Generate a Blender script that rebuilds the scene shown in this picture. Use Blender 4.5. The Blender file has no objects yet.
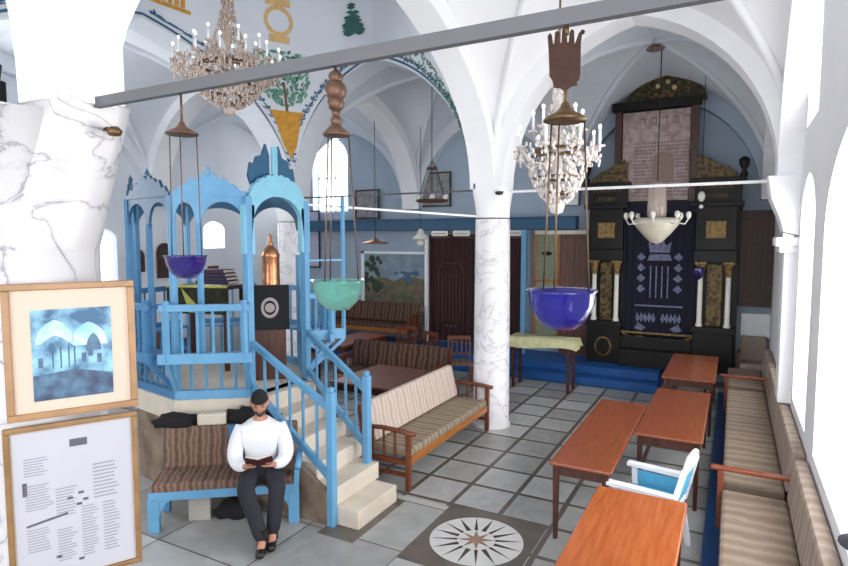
import bpy, bmesh, math, random
from mathutils import Vector, Matrix, Quaternion
random.seed(7)
PI = math.pi
S = bpy.context.scene
C = S.collection

# ---------------------------------------------------------------- camera, world, lights, exposure
cam = bpy.data.objects.new('camera', bpy.data.cameras.new('camera'))
C.objects.link(cam)
cam.data.sensor_width = 36
cam.data.lens = 576.4 / 848 * 36
cam.location = (0, 0, 2.7)
cam.rotation_euler = (math.radians(90 - 4.35), 0, math.radians(28.25))
cam.data.clip_start = 0.05
S.camera = cam
S.view_settings.view_transform = 'Standard'
S.view_settings.look = 'None'
S.view_settings.exposure = 0.15
S.view_settings.gamma = 1
S.view_settings.use_curve_mapping = False
S.cycles.use_denoising = True
S.cycles.max_bounces = 7
S.cycles.diffuse_bounces = 5
S.cycles.sample_clamp_indirect = 8
w = bpy.data.worlds.new('sky'); S.world = w; w.use_nodes = True
bg = w.node_tree.nodes['Background']
bg.inputs[0].default_value = (0.96, 0.97, 1.0, 1)
bg.inputs[1].default_value = 3.0

def area(name, loc, rot, sx, sy, power, col=(1.0, 0.98, 0.95)):
    l = bpy.data.lights.new(name, 'AREA'); l.shape = 'RECTANGLE'; l.size = sx; l.size_y = sy
    l.energy = power * 0.42; l.color = col
    o = bpy.data.objects.new(name, l); o.location = loc; o.rotation_euler = rot; C.objects.link(o)
    return o
WEST = (0, math.radians(90), 0)      # shines towards -x
EAST = (0, math.radians(-90), 0)
NORTH = (math.radians(90), 0, 0)
SOUTH = (math.radians(-90), 0, 0)
# daylight at the window openings, plus added fill beside and behind the camera (size x = height for WEST/EAST)
area('daylight_window_a', (1.2, 4.1, 2.2), WEST, 2.3, 2.4, 240)
area('daylight_window_b', (1.2, 6.75, 2.2), WEST, 2.3, 1.3, 90)
area('daylight_window_c', (1.2, 9.0, 2.2), WEST, 2.3, 1.5, 60)
area('fill_light_east_d', (1.2, -0.4, 2.6), WEST, 2.8, 2.6, 230)  # added fill through an unseen opening beside the camera
area('daylight_window_e', (1.2, 6.75, 4.75), WEST, 1.6, 0.9, 50)
area('fill_light_south_a', (-1.2, -3.4, 2.9), NORTH, 2.4, 2.8, 250)  # added frontal fill from behind the camera, opening invented for it
area('fill_light_south_b', (-4.9, -3.4, 2.9), NORTH, 2.4, 2.8, 270)  # second added fill from behind, likewise through an invented opening
area('daylight_window_west_a', (-10.9, 4.3, 3.6), EAST, 2.0, 2.2, 330)
area('daylight_window_north', (-9.25, 12.75, 4.3), SOUTH, 1.1, 1.8, 170)
area('daylight_window_west_b', (-10.9, 9.3, 2.8), EAST, 0.5, 0.6, 70)

# ---------------------------------------------------------------- helpers
def lin(c):
    r = []
    for v in c:
        v /= 255
        r.append(v / 12.92 if v <= 0.04045 else ((v + 0.055) / 1.055) ** 2.4)
    return (*r, 1)

def nm(m): return m.node_tree.nodes, m.node_tree.links
def mat(name, col, rough=0.5, metal=0.0, var=0.0, scale=8, col2=None, spec=None, bump=0.0, stretch=None, thresh=(0.35, 0.65), detail=4):
    m = bpy.data.materials.new(name); m.use_nodes = True
    N, L = nm(m); b = N['Principled BSDF']
    b.inputs['Roughness'].default_value = rough
    b.inputs['Metallic'].default_value = metal
    if spec is not None: b.inputs['Specular IOR Level'].default_value = spec
    c = lin(col)
    if col2 is None:
        k = 1 - (var or 0.08)
        c2 = (c[0] * k, c[1] * k, c[2] * k, 1)
    else: c2 = lin(col2)
    tc = N.new('ShaderNodeTexCoord'); mp = N.new('ShaderNodeMapping')
    L.new(tc.outputs['Object'], mp.inputs[0])
    if stretch: mp.inputs['Scale'].default_value = stretch
    no = N.new('ShaderNodeTexNoise'); no.inputs['Scale'].default_value = scale; no.inputs['Detail'].default_value = detail
    L.new(mp.outputs[0], no.inputs['Vector'])
    rp = N.new('ShaderNodeValToRGB')
    rp.color_ramp.elements[0].position = thresh[0]; rp.color_ramp.elements[1].position = thresh[1]
    rp.color_ramp.elements[0].color = c2; rp.color_ramp.elements[1].color = c
    L.new(no.outputs['Fac'], rp.inputs[0]); L.new(rp.outputs[0], b.inputs['Base Color'])
    if bump:
        bp = N.new('ShaderNodeBump'); bp.inputs['Strength'].default_value = bump; bp.inputs['Distance'].default_value = 0.01
        L.new(no.outputs['Fac'], bp.inputs['Height']); L.new(bp.outputs[0], b.inputs['Normal'])
    return m

def stripes(name, cols, period, axis='Y', rough=0.9, noise=1.5):
    m = bpy.data.materials.new(name); m.use_nodes = True
    N, L = nm(m); b = N['Principled BSDF']; b.inputs['Roughness'].default_value = rough
    b.inputs['Specular IOR Level'].default_value = 0.15
    tc = N.new('ShaderNodeTexCoord'); wv = N.new('ShaderNodeTexWave')
    wv.bands_direction = axis; wv.inputs['Scale'].default_value = 0.314 / period
    wv.inputs['Distortion'].default_value = noise; wv.inputs['Detail Scale'].default_value = 3
    L.new(tc.outputs['Object'], wv.inputs[0])
    no = N.new('ShaderNodeTexNoise'); no.inputs['Scale'].default_value = 25
    L.new(tc.outputs['Object'], no.inputs[0])
    ad = N.new('ShaderNodeMath'); ad.operation = 'MULTIPLY_ADD'; ad.inputs[1].default_value = 0.35; 
    L.new(no.outputs['Fac'], ad.inputs[0]); L.new(wv.outputs['Fac'], ad.inputs[2])
    sb = N.new('ShaderNodeMath'); sb.operation = 'SUBTRACT'; sb.inputs[1].default_value = 0.17; L.new(ad.outputs[0], sb.inputs[0])
    rp = N.new('ShaderNodeValToRGB'); e = rp.color_ramp.elements
    e[0].color = lin(cols[0]); e[1].color = lin(cols[-1])
    for i, c in enumerate(cols[1:-1]):
        x = e.new((i + 1) / (len(cols) - 1)); x.color = lin(c)
    L.new(sb.outputs[0], rp.inputs[0]); L.new(rp.outputs[0], b.inputs['Base Color'])
    return m

def wood(name, c1, c2, axis='Y', rough=0.3, scale=1.0, spec=0.5):
    st = {'X': (1.2, 14, 14), 'Y': (14, 1.2, 14), 'Z': (14, 14, 1.2)}[axis]
    m = mat(name, c1, rough, 0, col2=c2, scale=scale * 2.2, stretch=st, thresh=(0.3, 0.7), spec=spec)
    return m

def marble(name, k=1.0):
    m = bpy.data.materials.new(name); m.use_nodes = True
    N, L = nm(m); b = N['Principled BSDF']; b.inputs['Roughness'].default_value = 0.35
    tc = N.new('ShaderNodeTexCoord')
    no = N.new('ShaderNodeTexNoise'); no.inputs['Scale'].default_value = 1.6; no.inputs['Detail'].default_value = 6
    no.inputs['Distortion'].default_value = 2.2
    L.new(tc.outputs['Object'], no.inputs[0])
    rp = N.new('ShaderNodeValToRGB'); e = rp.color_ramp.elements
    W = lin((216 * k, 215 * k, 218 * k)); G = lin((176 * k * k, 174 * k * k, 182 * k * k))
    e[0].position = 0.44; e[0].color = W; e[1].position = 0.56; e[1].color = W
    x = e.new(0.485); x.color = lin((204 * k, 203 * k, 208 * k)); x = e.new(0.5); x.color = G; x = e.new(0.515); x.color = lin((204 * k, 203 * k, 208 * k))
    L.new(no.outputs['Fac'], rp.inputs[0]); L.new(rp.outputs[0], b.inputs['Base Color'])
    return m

def glass(name, col, rough=0.02, mix=0.35):
    m = bpy.data.materials.new(name); m.use_nodes = True
    N, L = nm(m); b = N['Principled BSDF']
    b.inputs['Base Color'].default_value = lin(col); b.inputs['Roughness'].default_value = rough
    b.inputs['Transmission Weight'].default_value = mix; b.inputs['IOR'].default_value = 1.3
    b.inputs['Coat Weight'].default_value = 0.6
    return m

def emit(name, col, s):
    m = bpy.data.materials.new(name); m.use_nodes = True
    N, L = nm(m); b = N['Principled BSDF']
    b.inputs['Base Color'].default_value = lin(col); b.inputs['Emission Color'].default_value = lin(col)
    b.inputs['Emission Strength'].default_value = s
    return m

class MB:
    def __init__(s): s.v = []; s.f = []; s.sm = []
    def add(s, vs, fs, smooth=False):
        o = len(s.v); s.v += [tuple(v) for v in vs]
        for f in fs: s.f.append(tuple(i + o for i in f)); s.sm.append(smooth)
        return s
    def box(s, x0, x1, y0, y1, z0, z1, rz=0, c=None):
        vs = [(x, y, z) for z in (z0, z1) for y in (y0, y1) for x in (x0, x1)]
        if rz:
            c = c or ((x0 + x1) / 2, (y0 + y1) / 2)
            vs = [(c[0] + (x - c[0]) * math.cos(rz) - (y - c[1]) * math.sin(rz), c[1] + (x - c[0]) * math.sin(rz) + (y - c[1]) * math.cos(rz), z) for x, y, z in vs]
        return s.add(vs, [(0, 2, 3, 1), (4, 5, 7, 6), (0, 1, 5, 4), (2, 6, 7, 3), (0, 4, 6, 2), (1, 3, 7, 5)])
    def bar(s, a, b, w, h=None, up=(0, 0, 1)):
        h = h or w; a = Vector(a); b = Vector(b); d = (b - a).normalized(); u = Vector(up)
        if abs(d.dot(u)) > 0.95: u = Vector((0, 1, 0))
        x = d.cross(u).normalized(); y = x.cross(d)
        vs = [p + x * (i * w / 2) + y * (j * h / 2) for p in (a, b) for i, j in ((-1, -1), (1, -1), (1, 1), (-1, 1))]
        return s.add(vs, [(0, 1, 2, 3), (7, 6, 5, 4), (0, 4, 5, 1), (1, 5, 6, 2), (2, 6, 7, 3), (3, 7, 4, 0)])
    def tube(s, pts, r, n=8, cap=True):
        pts = [Vector(p) for p in pts]; k = len(pts)
        rs = r if isinstance(r, (list, tuple)) else [r] * k
        vs = []; pu = None
        for i, p in enumerate(pts):
            d = (pts[min(i + 1, k - 1)] - pts[max(i - 1, 0)]).normalized()
            u = pu if pu is not None else (Vector((0, 0, 1)) if abs(d.z) < 0.9 else Vector((1, 0, 0)))
            x = d.cross(u).normalized(); y = x.cross(d).normalized(); pu = y
            for j in range(n):
                a = 2 * PI * j / n; vs.append(p + x * math.cos(a) * rs[i] + y * math.sin(a) * rs[i])
        fs = [(i * n + j, i * n + (j + 1) % n, (i + 1) * n + (j + 1) % n, (i + 1) * n + j) for i in range(k - 1) for j in range(n)]
        s.add(vs, fs, True)
        if cap: s.add([], []); o = len(s.v) - len(vs); s.f.append(tuple(o + j for j in range(n))[::-1]); s.sm.append(False); s.f.append(tuple(o + (k - 1) * n + j for j in range(n))); s.sm.append(False)
        return s
    def lathe(s, prof, c=(0, 0, 0), n=20, smooth=True, sx=1, sy=1):
        vs = [(c[0] + r * math.cos(2 * PI * j / n) * sx, c[1] + r * math.sin(2 * PI * j / n) * sy, c[2] + z) for r, z in prof for j in range(n)]
        fs = [(i * n + j, i * n + (j + 1) % n, (i + 1) * n + (j + 1) % n, (i + 1) * n + j) for i in range(len(prof) - 1) for j in range(n)]
        return s.add(vs, fs, smooth)
    def ball(s, c, r, n=10, sx=1, sy=1, sz=1):
        k = n // 2 + 1
        pr = [(max(r * math.sin(PI * i / k), 1e-4), -r * math.cos(PI * i / k) * sz) for i in range(k + 1)]
        return s.lathe(pr, c, n, True, sx, sy)
    def prism(s, poly, axis, a, b):
        # poly: list of 2D points; axis: 'x','y','z' extrude axis from a to b
        def P(p, t): return {'x': (t, p[0], p[1]), 'y': (p[0], t, p[1]), 'z': (p[0], p[1], t)}[axis]
        n = len(poly); vs = [P(p, a) for p in poly] + [P(p, b) for p in poly]
        fs = [tuple(range(n)), tuple(range(2 * n - 1, n - 1, -1))] + [(i, n + i, n + (i + 1) % n, (i + 1) % n) for i in range(n)]
        return s.add(vs, fs)
    def xf(s, M):
        s.v = [tuple(M @ Vector(v)) for v in s.v]; return s
    def build(s, name, m, parent=None, bevel=0, loc=None, rz=None, wob=0):
        me = bpy.data.meshes.new(name); me.from_pydata(s.v, [], s.f)
        me.polygons.foreach_set('use_smooth', s.sm)
        bm = bmesh.new(); bm.from_mesh(me); bmesh.ops.recalc_face_normals(bm, faces=bm.faces); bm.to_mesh(me); bm.free()
        me.materials.append(m); me.update()
        o = bpy.data.objects.new(name, me); C.objects.link(o)
        if parent: o.parent = parent
        if loc: o.location = loc
        if rz is not None: o.rotation_euler[2] = rz
        if bevel:
            b = o.modifiers.new('b', 'BEVEL'); b.width = bevel; b.segments = 2; b.limit_method = 'ANGLE'
        return o

def tag(o, label=None, cat=None, group=None, kind=None):
    if label: o['label'] = label
    if cat: o['category'] = cat
    if group: o['group'] = group
    if kind: o['kind'] = kind
    return o
def thing(name, label, cat, loc=(0, 0, 0), rz=0, group=None):
    o = bpy.data.objects.new(name, None); C.objects.link(o); o.empty_display_size = 0.05
    o.location = loc; o.rotation_euler = (0, 0, rz)
    return tag(o, label, cat, group)
def struct(mb, name, m, parent=None, **k):
    o = mb.build(name, m, parent, **k); o['kind'] = 'structure'; return o
def kids(o): return [c for c in C.objects if c.parent == o]
def dup(o, loc=None, rz=None, label=None, parent=None):
    r = o.copy(); C.objects.link(r)
    if parent: r.parent = parent
    if loc: r.location = loc
    if rz is not None: r.rotation_euler = (0, 0, rz)
    if label: r['label'] = label
    for c in kids(o): dup(c, parent=r)
    return r

# ---------------------------------------------------------------- materials
M = {}
M['wall'] = mat('whitewash', (232, 233, 236), 0.85, var=0.04, scale=1.5, bump=0.15)
M['wall_in'] = mat('pale_blue_limewash', (212, 218, 226), 0.85, var=0.06, scale=1.2, bump=0.1)
M['wall_blue'] = mat('blue_grey_limewash', (162, 178, 194), 0.9, var=0.08, scale=1.0)
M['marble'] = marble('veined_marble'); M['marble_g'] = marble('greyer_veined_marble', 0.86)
M['blue'] = mat('sky_blue_paint', (98, 156, 196), 0.45, var=0.1, scale=6)
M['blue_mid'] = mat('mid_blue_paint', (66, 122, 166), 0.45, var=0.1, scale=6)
M['teal'] = mat('teal_and_shaded_blue_paint', (36, 86, 120), 0.5, var=0.12, scale=6)  # beam paint; on the platform's left and rear crests it paints in shade
M['cyan'] = mat('pale_cyan_paint', (128, 190, 212), 0.45, var=0.08, scale=6)
M['royal'] = mat('royal_blue_paint', (20, 86, 156), 0.5, var=0.25, scale=3)
M['navyfloor'] = mat('deep_blue_floor_paint', (18, 74, 130), 0.4, var=0.2, scale=3)
M['orange_wood'] = wood('varnished_orange_wood', (168, 94, 50), (146, 74, 36), 'Y', 0.22)
M['red_wood'] = wood('varnished_red_wood', (138, 76, 48), (118, 60, 38), 'Y', 0.3)
M['dark_wood'] = wood('dark_stained_wood', (84, 44, 30), (52, 26, 18), 'Z', 0.4)
M['mid_wood'] = wood('brown_stained_wood', (120, 64, 36), (84, 42, 24), 'Y', 0.4)
M['honey'] = wood('honey_wood', (176, 112, 48), (140, 82, 30), 'Y', 0.35)
M['black_wood'] = mat('black_lacquered_wood', (14, 11, 11), 0.45, var=0.3, scale=5, spec=0.3)
M['gold'] = mat('gilded_relief', (120, 98, 56), 0.5, 0.3, col2=(34, 28, 20), scale=16, bump=0.6)
M['goldleaf'] = mat('worn_gilding', (158, 130, 76), 0.5, 0.3, col2=(96, 76, 42), scale=20, bump=0.4)
M['brass'] = mat('aged_brass', (104, 82, 54), 0.4, 0.7, var=0.3, scale=12)
M['copper'] = mat('hammered_copper', (190, 130, 96), 0.3, 0.85, var=0.3, scale=14)
M['darkmetal'] = mat('brown_patinated_metal', (96, 70, 56), 0.45, 0.5, var=0.3, scale=12)
M['iron'] = mat('dark_iron', (60, 56, 54), 0.5, 0.6, var=0.2)
M['steel'] = mat('grey_painted_steel', (84, 85, 90), 0.55, 0.0, var=0.06, scale=3)
M['whiterod'] = mat('white_painted_steel', (214, 216, 218), 0.45, 0.1)
M['stone'] = mat('cream_limestone', (206, 196, 182), 0.7, var=0.12, scale=5, bump=0.2)
M['stone_dark'] = mat('brown_stained_stone', (140, 124, 108), 0.75, col2=(104, 86, 72), scale=4, bump=0.3)
M['cush'] = stripes('striped_beige_brown_upholstery', [(148, 132, 120), (164, 148, 136), (174, 158, 146), (156, 140, 128)], 0.3, 'Y')
M['cush_seat'] = stripes('banded_taupe_upholstery', [(126, 110, 96), (142, 127, 112), (152, 138, 122), (132, 116, 102)], 0.34, 'Y', noise=1.5)
M['cush_d'] = stripes('dark_brown_upholstery', [(64, 46, 38), (96, 74, 62), (110, 88, 74), (78, 58, 48)], 0.2, 'Y')
M['cush_t'] = stripes('taupe_upholstery', [(122, 110, 94), (146, 132, 114), (154, 140, 122), (132, 118, 102)], 0.2, 'Y')
M['cush_back'] = stripes('pale_pink_beige_upholstery', [(178, 160, 150), (196, 180, 170), (202, 188, 178), (184, 168, 158)], 0.17, 'Y')
M['cush_x'] = stripes('brown_striped_upholstery', [(92, 72, 62), (120, 98, 86), (134, 112, 100), (106, 84, 72)], 0.11, 'X')
M['black'] = mat('black_cloth', (20, 20, 24), 0.9, var=0.3)
M['white_pl'] = mat('white_plastic', (232, 234, 238), 0.35, var=0.03)
M['blue_pl'] = mat('light_blue_plastic', (92, 176, 214), 0.4, var=0.1)
M['crystal'] = glass('clear_crystal', (244, 238, 234), 0.08, 0.55)
M['crystal_b'] = glass('amber_tinted_crystal', (222, 204, 192), 0.12, 0.5)
M['milk'] = mat('milk_glass', (228, 226, 216), 0.25, var=0.04)
M['cobalt'] = glass('cobalt_blue_glass', (44, 40, 176), 0.03, 0.8)
M['violet'] = glass('violet_blue_glass', (60, 48, 150), 0.03, 0.75)
M['turq'] = glass('turquoise_glass', (140, 206, 194), 0.05, 0.8)
M['bulb'] = emit('lit_bulb', (255, 244, 226), 2.2)

# ---------------------------------------------------------------- floor
def floor_mat():
    m = bpy.data.materials.new('stone_tile_floor'); m.use_nodes = True
    N, L = nm(m); b = N['Principled BSDF']; b.inputs['Roughness'].default_value = 0.32
    tc = N.new('ShaderNodeTexCoord'); sp = N.new('ShaderNodeSeparateXYZ'); L.new(tc.outputs['Object'], sp.inputs[0])
    def mth(op, a, b_=None, c=None):
        n = N.new('ShaderNodeMath'); n.operation = op
        for i, v in enumerate((a, b_, c)):
            if v is None: continue
            if isinstance(v, (int, float)): n.inputs[i].default_value = v
            else: L.new(v, n.inputs[i])
        return n.outputs[0]
    X, Y = sp.outputs[0], sp.outputs[1]
    def grid(px, py, x0, y0, w, ex=None):
        fx = mth('FRACT', mth('DIVIDE', mth('SUBTRACT', X, x0), px)); fy = mth('FRACT', mth('DIVIDE', mth('SUBTRACT', Y, y0), py))
        dx = mth('MULTIPLY', mth('MINIMUM', fx, mth('SUBTRACT', 1, fx)), px)
        dy = mth('MULTIPLY', mth('MINIMUM', fy, mth('SUBTRACT', 1, fy)), py)
        return mth('LESS_THAN', mth('MINIMUM', dx, dy), w)
    def cell(px, py, x0, y0):
        fx = mth('FLOOR', mth('DIVIDE', mth('SUBTRACT', X, x0), px)); fy = mth('FLOOR', mth('DIVIDE', mth('SUBTRACT', Y, y0), py))
        cb = N.new('ShaderNodeCombineXYZ'); L.new(fx, cb.inputs[0]); L.new(fy, cb.inputs[1])
        wn = N.new('ShaderNodeTexWhiteNoise'); L.new(cb.outputs[0], wn.inputs['Vector']); return wn.outputs['Value']
    g1 = grid(0.525, 0.546, -2.99, 5.16, 0.026)       # nave tiles with wide dark joints
    g2 = grid(1.02, 0.86, -2.44, 4.14, 0.008)        # large pale slabs round the reading platform
    left = mth('MULTIPLY', mth('LESS_THAN', X, -2.44), mth('LESS_THAN', Y, 5.1))
    def inside(x0, x1, y0, y1):
        return mth('MULTIPLY', mth('MULTIPLY', mth('GREATER_THAN', X, x0), mth('LESS_THAN', X, x1)), mth('MULTIPLY', mth('GREATER_THAN', Y, y0), mth('LESS_THAN', Y, y1)))
    # dark square round the compass
    sq = inside(-2.44, -1.45, 4.05, 5.19)
    # dark plinth border round the stair foot
    bd = inside(-3.3, -2.9, 4.05, 5.0)
    gm = N.new('ShaderNodeMix'); gm.data_type = 'FLOAT'; L.new(left, gm.inputs[0]); L.new(g1, gm.inputs[2]); L.new(g2, gm.inputs[3])
    joint = mth('MAXIMUM', mth('MAXIMUM', gm.outputs[0], sq), bd)
    cm = N.new('ShaderNodeMix'); cm.data_type = 'FLOAT'; L.new(left, cm.inputs[0]); L.new(cell(0.525, 0.546, -2.99, 5.16), cm.inputs[2]); L.new(cell(1.02, 0.86, -2.44, 4.14), cm.inputs[3])
    no = N.new('ShaderNodeTexNoise'); no.inputs['Scale'].default_value = 3.5; no.inputs['Detail'].default_value = 8; no.inputs['Distortion'].default_value = 1.2
    L.new(tc.outputs['Object'], no.inputs[0])
    mixv = mth('ADD', mth('MULTIPLY', cm.outputs[0], 0.45), mth('MULTIPLY', no.outputs['Fac'], 0.6))
    rp = N.new('ShaderNodeValToRGB'); e = rp.color_ramp.elements
    e[0].position = 0.2; e[0].color = lin((136, 137, 134)); e[1].position = 0.85; e[1].color = lin((184, 186, 186))
    L.new(mixv, rp.inputs[0])
    r2 = N.new('ShaderNodeValToRGB'); r2.color_ramp.elements[0].color = lin((72, 66, 60)); r2.color_ramp.elements[1].color = lin((112, 104, 96))
    L.new(no.outputs['Fac'], r2.inputs[0])
    mx = N.new('ShaderNodeMix'); mx.data_type = 'RGBA'; L.new(joint, mx.inputs[0]); L.new(rp.outputs[0], mx.inputs[6]); L.new(r2.outputs[0], mx.inputs[7])
    L.new(mx.outputs[2], b.inputs['Base Color'])
    rr = mth('MULTIPLY_ADD', no.outputs['Fac'], 0.3, 0.2); L.new(rr, b.inputs['Roughness'])
    return m
struct(MB().box(-10.8, 1.1, -3.4, 12.6, -0.2, 0), 'floor', floor_mat())

# ---------------------------------------------------------------- walls and arches
def gothic(u, c=0.28):
    """height 0..1 of a two-centred arch at |u| in 0..1"""
    u = min(abs(u), 1); r = 1 + c
    return math.sqrt(max(r * r - (u + c) ** 2, 0)) / math.sqrt(r * r - c * c)

def arched(y0, y1, z0, zs, h, n=20, c=0.28):
    m = (y0 + y1) / 2; a = (y1 - y0) / 2
    return dict(a=y0, b=y1, lo=(lambda s: z0), hi=(lambda s: zs + h * gothic((s - m) / a, c)))

def strip_wall(mb, axis, p0, p1, s0, s1, z0, z1, ops, step=0.12):
    """wall between planes p0,p1; runs s0..s1; openings cut out"""
    cuts = {s0, s1}
    for o in ops:
        n = 26
        for i in range(n + 1): cuts.add(o['a'] + (o['b'] - o['a']) * (0.5 - 0.5 * math.cos(PI * i / n)))
    cuts = sorted(cuts); cuts = [c for i, c in enumerate(cuts) if i == 0 or c - cuts[i - 1] > 1e-5]
    def P(p, s, z): return (p, s, z) if axis == 'y' else (s, p, z)
    for a, b in zip(cuts, cuts[1:]):
        m = (a + b) / 2; bl = sorted([o for o in ops if o['a'] < m < o['b']], key=lambda o: o['lo'](m))
        segs = []; cur = (z0, z0)
        for o in bl:
            l = (o['lo'](a), o['lo'](b))
            if l[0] > cur[0] + 1e-4 or l[1] > cur[1] + 1e-4: segs.append((cur, l))
            cur = (o['hi'](a), o['hi'](b))
        segs.append((cur, (z1, z1)))
        for lo, hi in segs:
            vs = [P(p, s, z) for p in (p0, p1) for s, z in ((a, lo[0]), (b, lo[1]), (b, hi[1]), (a, hi[0]))]
            mb.add(vs, [(0, 1, 2, 3), (7, 6, 5, 4), (0, 4, 5, 1), (3, 2, 6, 7), (0, 3, 7, 4), (1, 5, 6, 2)])
    return mb

SP = 3.4
XL = [-10.4, -6.75, -3.05, 0.6]
YL = [-3.0, 1.9, 7.75, 12.1]
T = 0.22
# outer walls
struct(strip_wall(MB(), 'y', 0.62, 1.0, -3.3, 12.4, 0, 8.0, [arched(2.95, 5.5, 0.95, 2.75, 0.75), arched(6.15, 7.4, 0.95, 2.85, 0.5),
    arched(8.2, 9.9, 0.95, 2.75, 0.6), arched(-1.8, 1.2, 1.1, 3.2, 0.9), arched(6.3, 7.22, 3.85, 5.2, 0.4)]), 'wall_east', M['wall'])  # the opening beside the camera is added for fill light
struct(strip_wall(MB(), 'y', -10.8, -10.4, -3.3, 12.4, 0, 8.0, [arched(3.2, 5.4, 2.6, 4.0, 0.8), arched(9.0, 9.6, 2.5, 2.9, 0.2), arched(6.45, 6.95, 1.7, 2.7, 0.2)]), 'wall_west', M['wall_in'])
struct(strip_wall(MB(), 'x', 12.1, 12.5, -10.8, 1.0, 0, 8.0, [arched(-9.82, -8.7, 3.4, 4.75, 0.55)]), 'wall_north', M['wall_blue'])
struct(strip_wall(MB(), 'x', -3.3, -3.0, -10.8, 1.0, 0, 8.0, [arched(-2.4, 0.0, 1.5, 3.6, 0.9), arched(-6.1, -3.7, 1.5, 3.6, 0.9)]), 'wall_south', M['wall'])  # both arched openings are added to let frontal fill in
# window glazing bars / panes
n = 0
GL = glass('window_glass', (246, 250, 252), 0.0, 1.0); 
def window(axis, p, s0, s1, z0, z1, idx, top):
    t = MB(); P = (lambda s, z, q: (q, s, z)) if axis == 'y' else (lambda s, z, q: (s, q, z))
    w_ = 0.035
    m = (s0 + s1) / 2
    for s in (s0 + w_, m, s1 - w_): 
        zt = top(s)
        t.bar(P(s, z0, p), P(s, zt, p), w_)
    for z in (z0 + w_, z0 + 0.9, z0 + 1.8):
        if z < z1: t.bar(P(s0, z, p), P(s1, z, p), w_)
    struct(t, 'window_%d' % idx, M['white_pl'])
window('y', 0.93, 2.95, 5.5, 0.95, 2.75, 1, lambda s: 2.75 + 0.75 * gothic((s - 4.225) / 1.275))
window('y', 0.93, 6.15, 7.4, 0.95, 2.85, 2, lambda s: 2.85 + 0.5 * gothic((s - 6.775) / 0.625))
window('y', 0.93, 8.2, 9.9, 0.95, 2.75, 3, lambda s: 2.75 + 0.6 * gothic((s - 9.05) / 0.85))
window('y', 0.93, -1.8, 1.2, 1.1, 3.2, 4, lambda s: 3.2 + 0.9 * gothic((s + 0.3) / 1.5))  # glazing bars of the added fill opening beside the camera
window('x', 12.35, -9.82, -8.7, 3.4, 4.75, 5, lambda s: 4.75 + 0.55 * gothic((s + 9.26) / 0.56))

# arches carried on the columns: each wall panel from springing up
def arch_x(y, x0, x1, name, m, h=2.02, ho=0.22, t=T):
    return struct(strip_wall(MB(), 'x', y - t, y + t, x0, x1, SP, 7.0, [arched(x0 + ho, x1 - ho, SP - 0.01, SP, h)]), name, m)
def arch_y(x, y0, y1, name, m, h=2.02, ho=0.22, t=T, ha=None, hb=None):
    return struct(strip_wall(MB(), 'y', x - t, x + t, y0, y1, SP, 7.0, [arched(y0 + (ha or ho), y1 - (hb or ho), SP - 0.01, SP, h)]), name, m)
k = 0
arches = {}
for yi, y in enumerate(YL[1:3]):
    for i in range(3):
        k += 1
        arches[('x', yi, i)] = arch_x(y, XL[i], XL[i + 1] + (0.02 if i == 2 else 0), 'trim_%d' % k, M['wall_in'] if (yi == 1 and i == 1) else M['wall'], **(dict(ho=0.03, t=0.17) if yi == 0 and i == 2 else {}))
for xi, x in enumerate(XL[1:3]):
    for j in range(3):
        k += 1
        arches[('y', xi, j)] = arch_y(x - (0.08 if xi == 1 and j < 2 else 0), YL[j], YL[j + 1], 'trim_%d' % k, M['wall_in'] if (xi == 0 and j == 1) else M['wall'], **(dict(ha=0.1, t=0.18) if (xi, j) == (1, 1) else dict(hb=0.1, t=0.18) if (xi, j) == (1, 0) else {}))
# wall arches against the outer walls (shallow)
for i in range(3):
    k += 1; arch_x(12.0, XL[i], XL[i + 1], 'trim_%d' % k, M['wall_blue'] if i == 2 else M['wall_in'], t=0.12, h=1.95)
for j in range(3):
    k += 1; arch_y(0.52, YL[j], YL[j + 1], 'trim_%d' % k, M['wall'], t=0.13, h=2.0)
    k += 1; arch_y(-10.3, YL[j], YL[j + 1], 'trim_%d' % k, M['wall_in'], t=0.12, h=2.0)
# small drops under the arch feet so that the piers flare into the arches
def foot(x, y, r, idx, m, z0=3.0):
    b = MB()
    n = 28
    pr = []
    for i in range(9):
        t = i / 8; z = z0 + (SP + 0.02 - z0) * t
        pr.append((t, z))
    vs = []
    for t, z in pr:
        e = t * t * (3 - 2 * t)
        for j in range(n):
            a = 2 * PI * j / n + PI / n; cx, cy = math.cos(a), math.sin(a)
            q = (0.19 if x == -3.05 and y == 1.9 else 0.235) / max(abs(cx), abs(cy))
            rr = r * (1 - e) + min(q, 0.31) * e
            vs.append((x + cx * rr, y + cy * rr, z))
    fs = [(i * n + j, i * n + (j + 1) % n, (i + 1) * n + (j + 1) % n, (i + 1) * n + j) for i in range(8) for j in range(n)]
    b.add(vs, fs, True)
    return b
cidx = 0
for x in (-6.75, -3.05):
    for y in (1.9, 7.75):
        cidx += 1
        near = (x == -3.05 and y == 1.9)
        cx, cy, r = (-3.38, 1.78, 0.32) if near else (x, y, 0.26)
        prf = [(r + 0.02, 0), (r + 0.02, 0.03), (r, 0.035), (r - 0.005, 1.6), (r - 0.015, 2.98)]
        if near: prf[-1] = (r - 0.01, 3.36); prf.append((0.02, 3.38))
        b = MB(); b.lathe(prf, (cx, cy, 0), 32)
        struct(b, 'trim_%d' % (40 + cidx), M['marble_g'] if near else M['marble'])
        fb = foot(x, y, r - 0.02, cidx, M['wall'], 2.6 if near else 3.0)
        if near:
            tx, ty = x - 0.1, y
            fb.v = [(vx + (cx - x) * (1 - min(1, (vz - 2.6) / 0.8)) + (tx - x) * min(1, (vz - 2.6) / 0.8), vy + (cy - y) * (1 - min(1, (vz - 2.6) / 0.8)), vz) for vx, vy, vz in fb.v]
        struct(fb, 'trim_%d' % (50 + cidx), M['marble_g'] if near else M['wall'])
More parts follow.
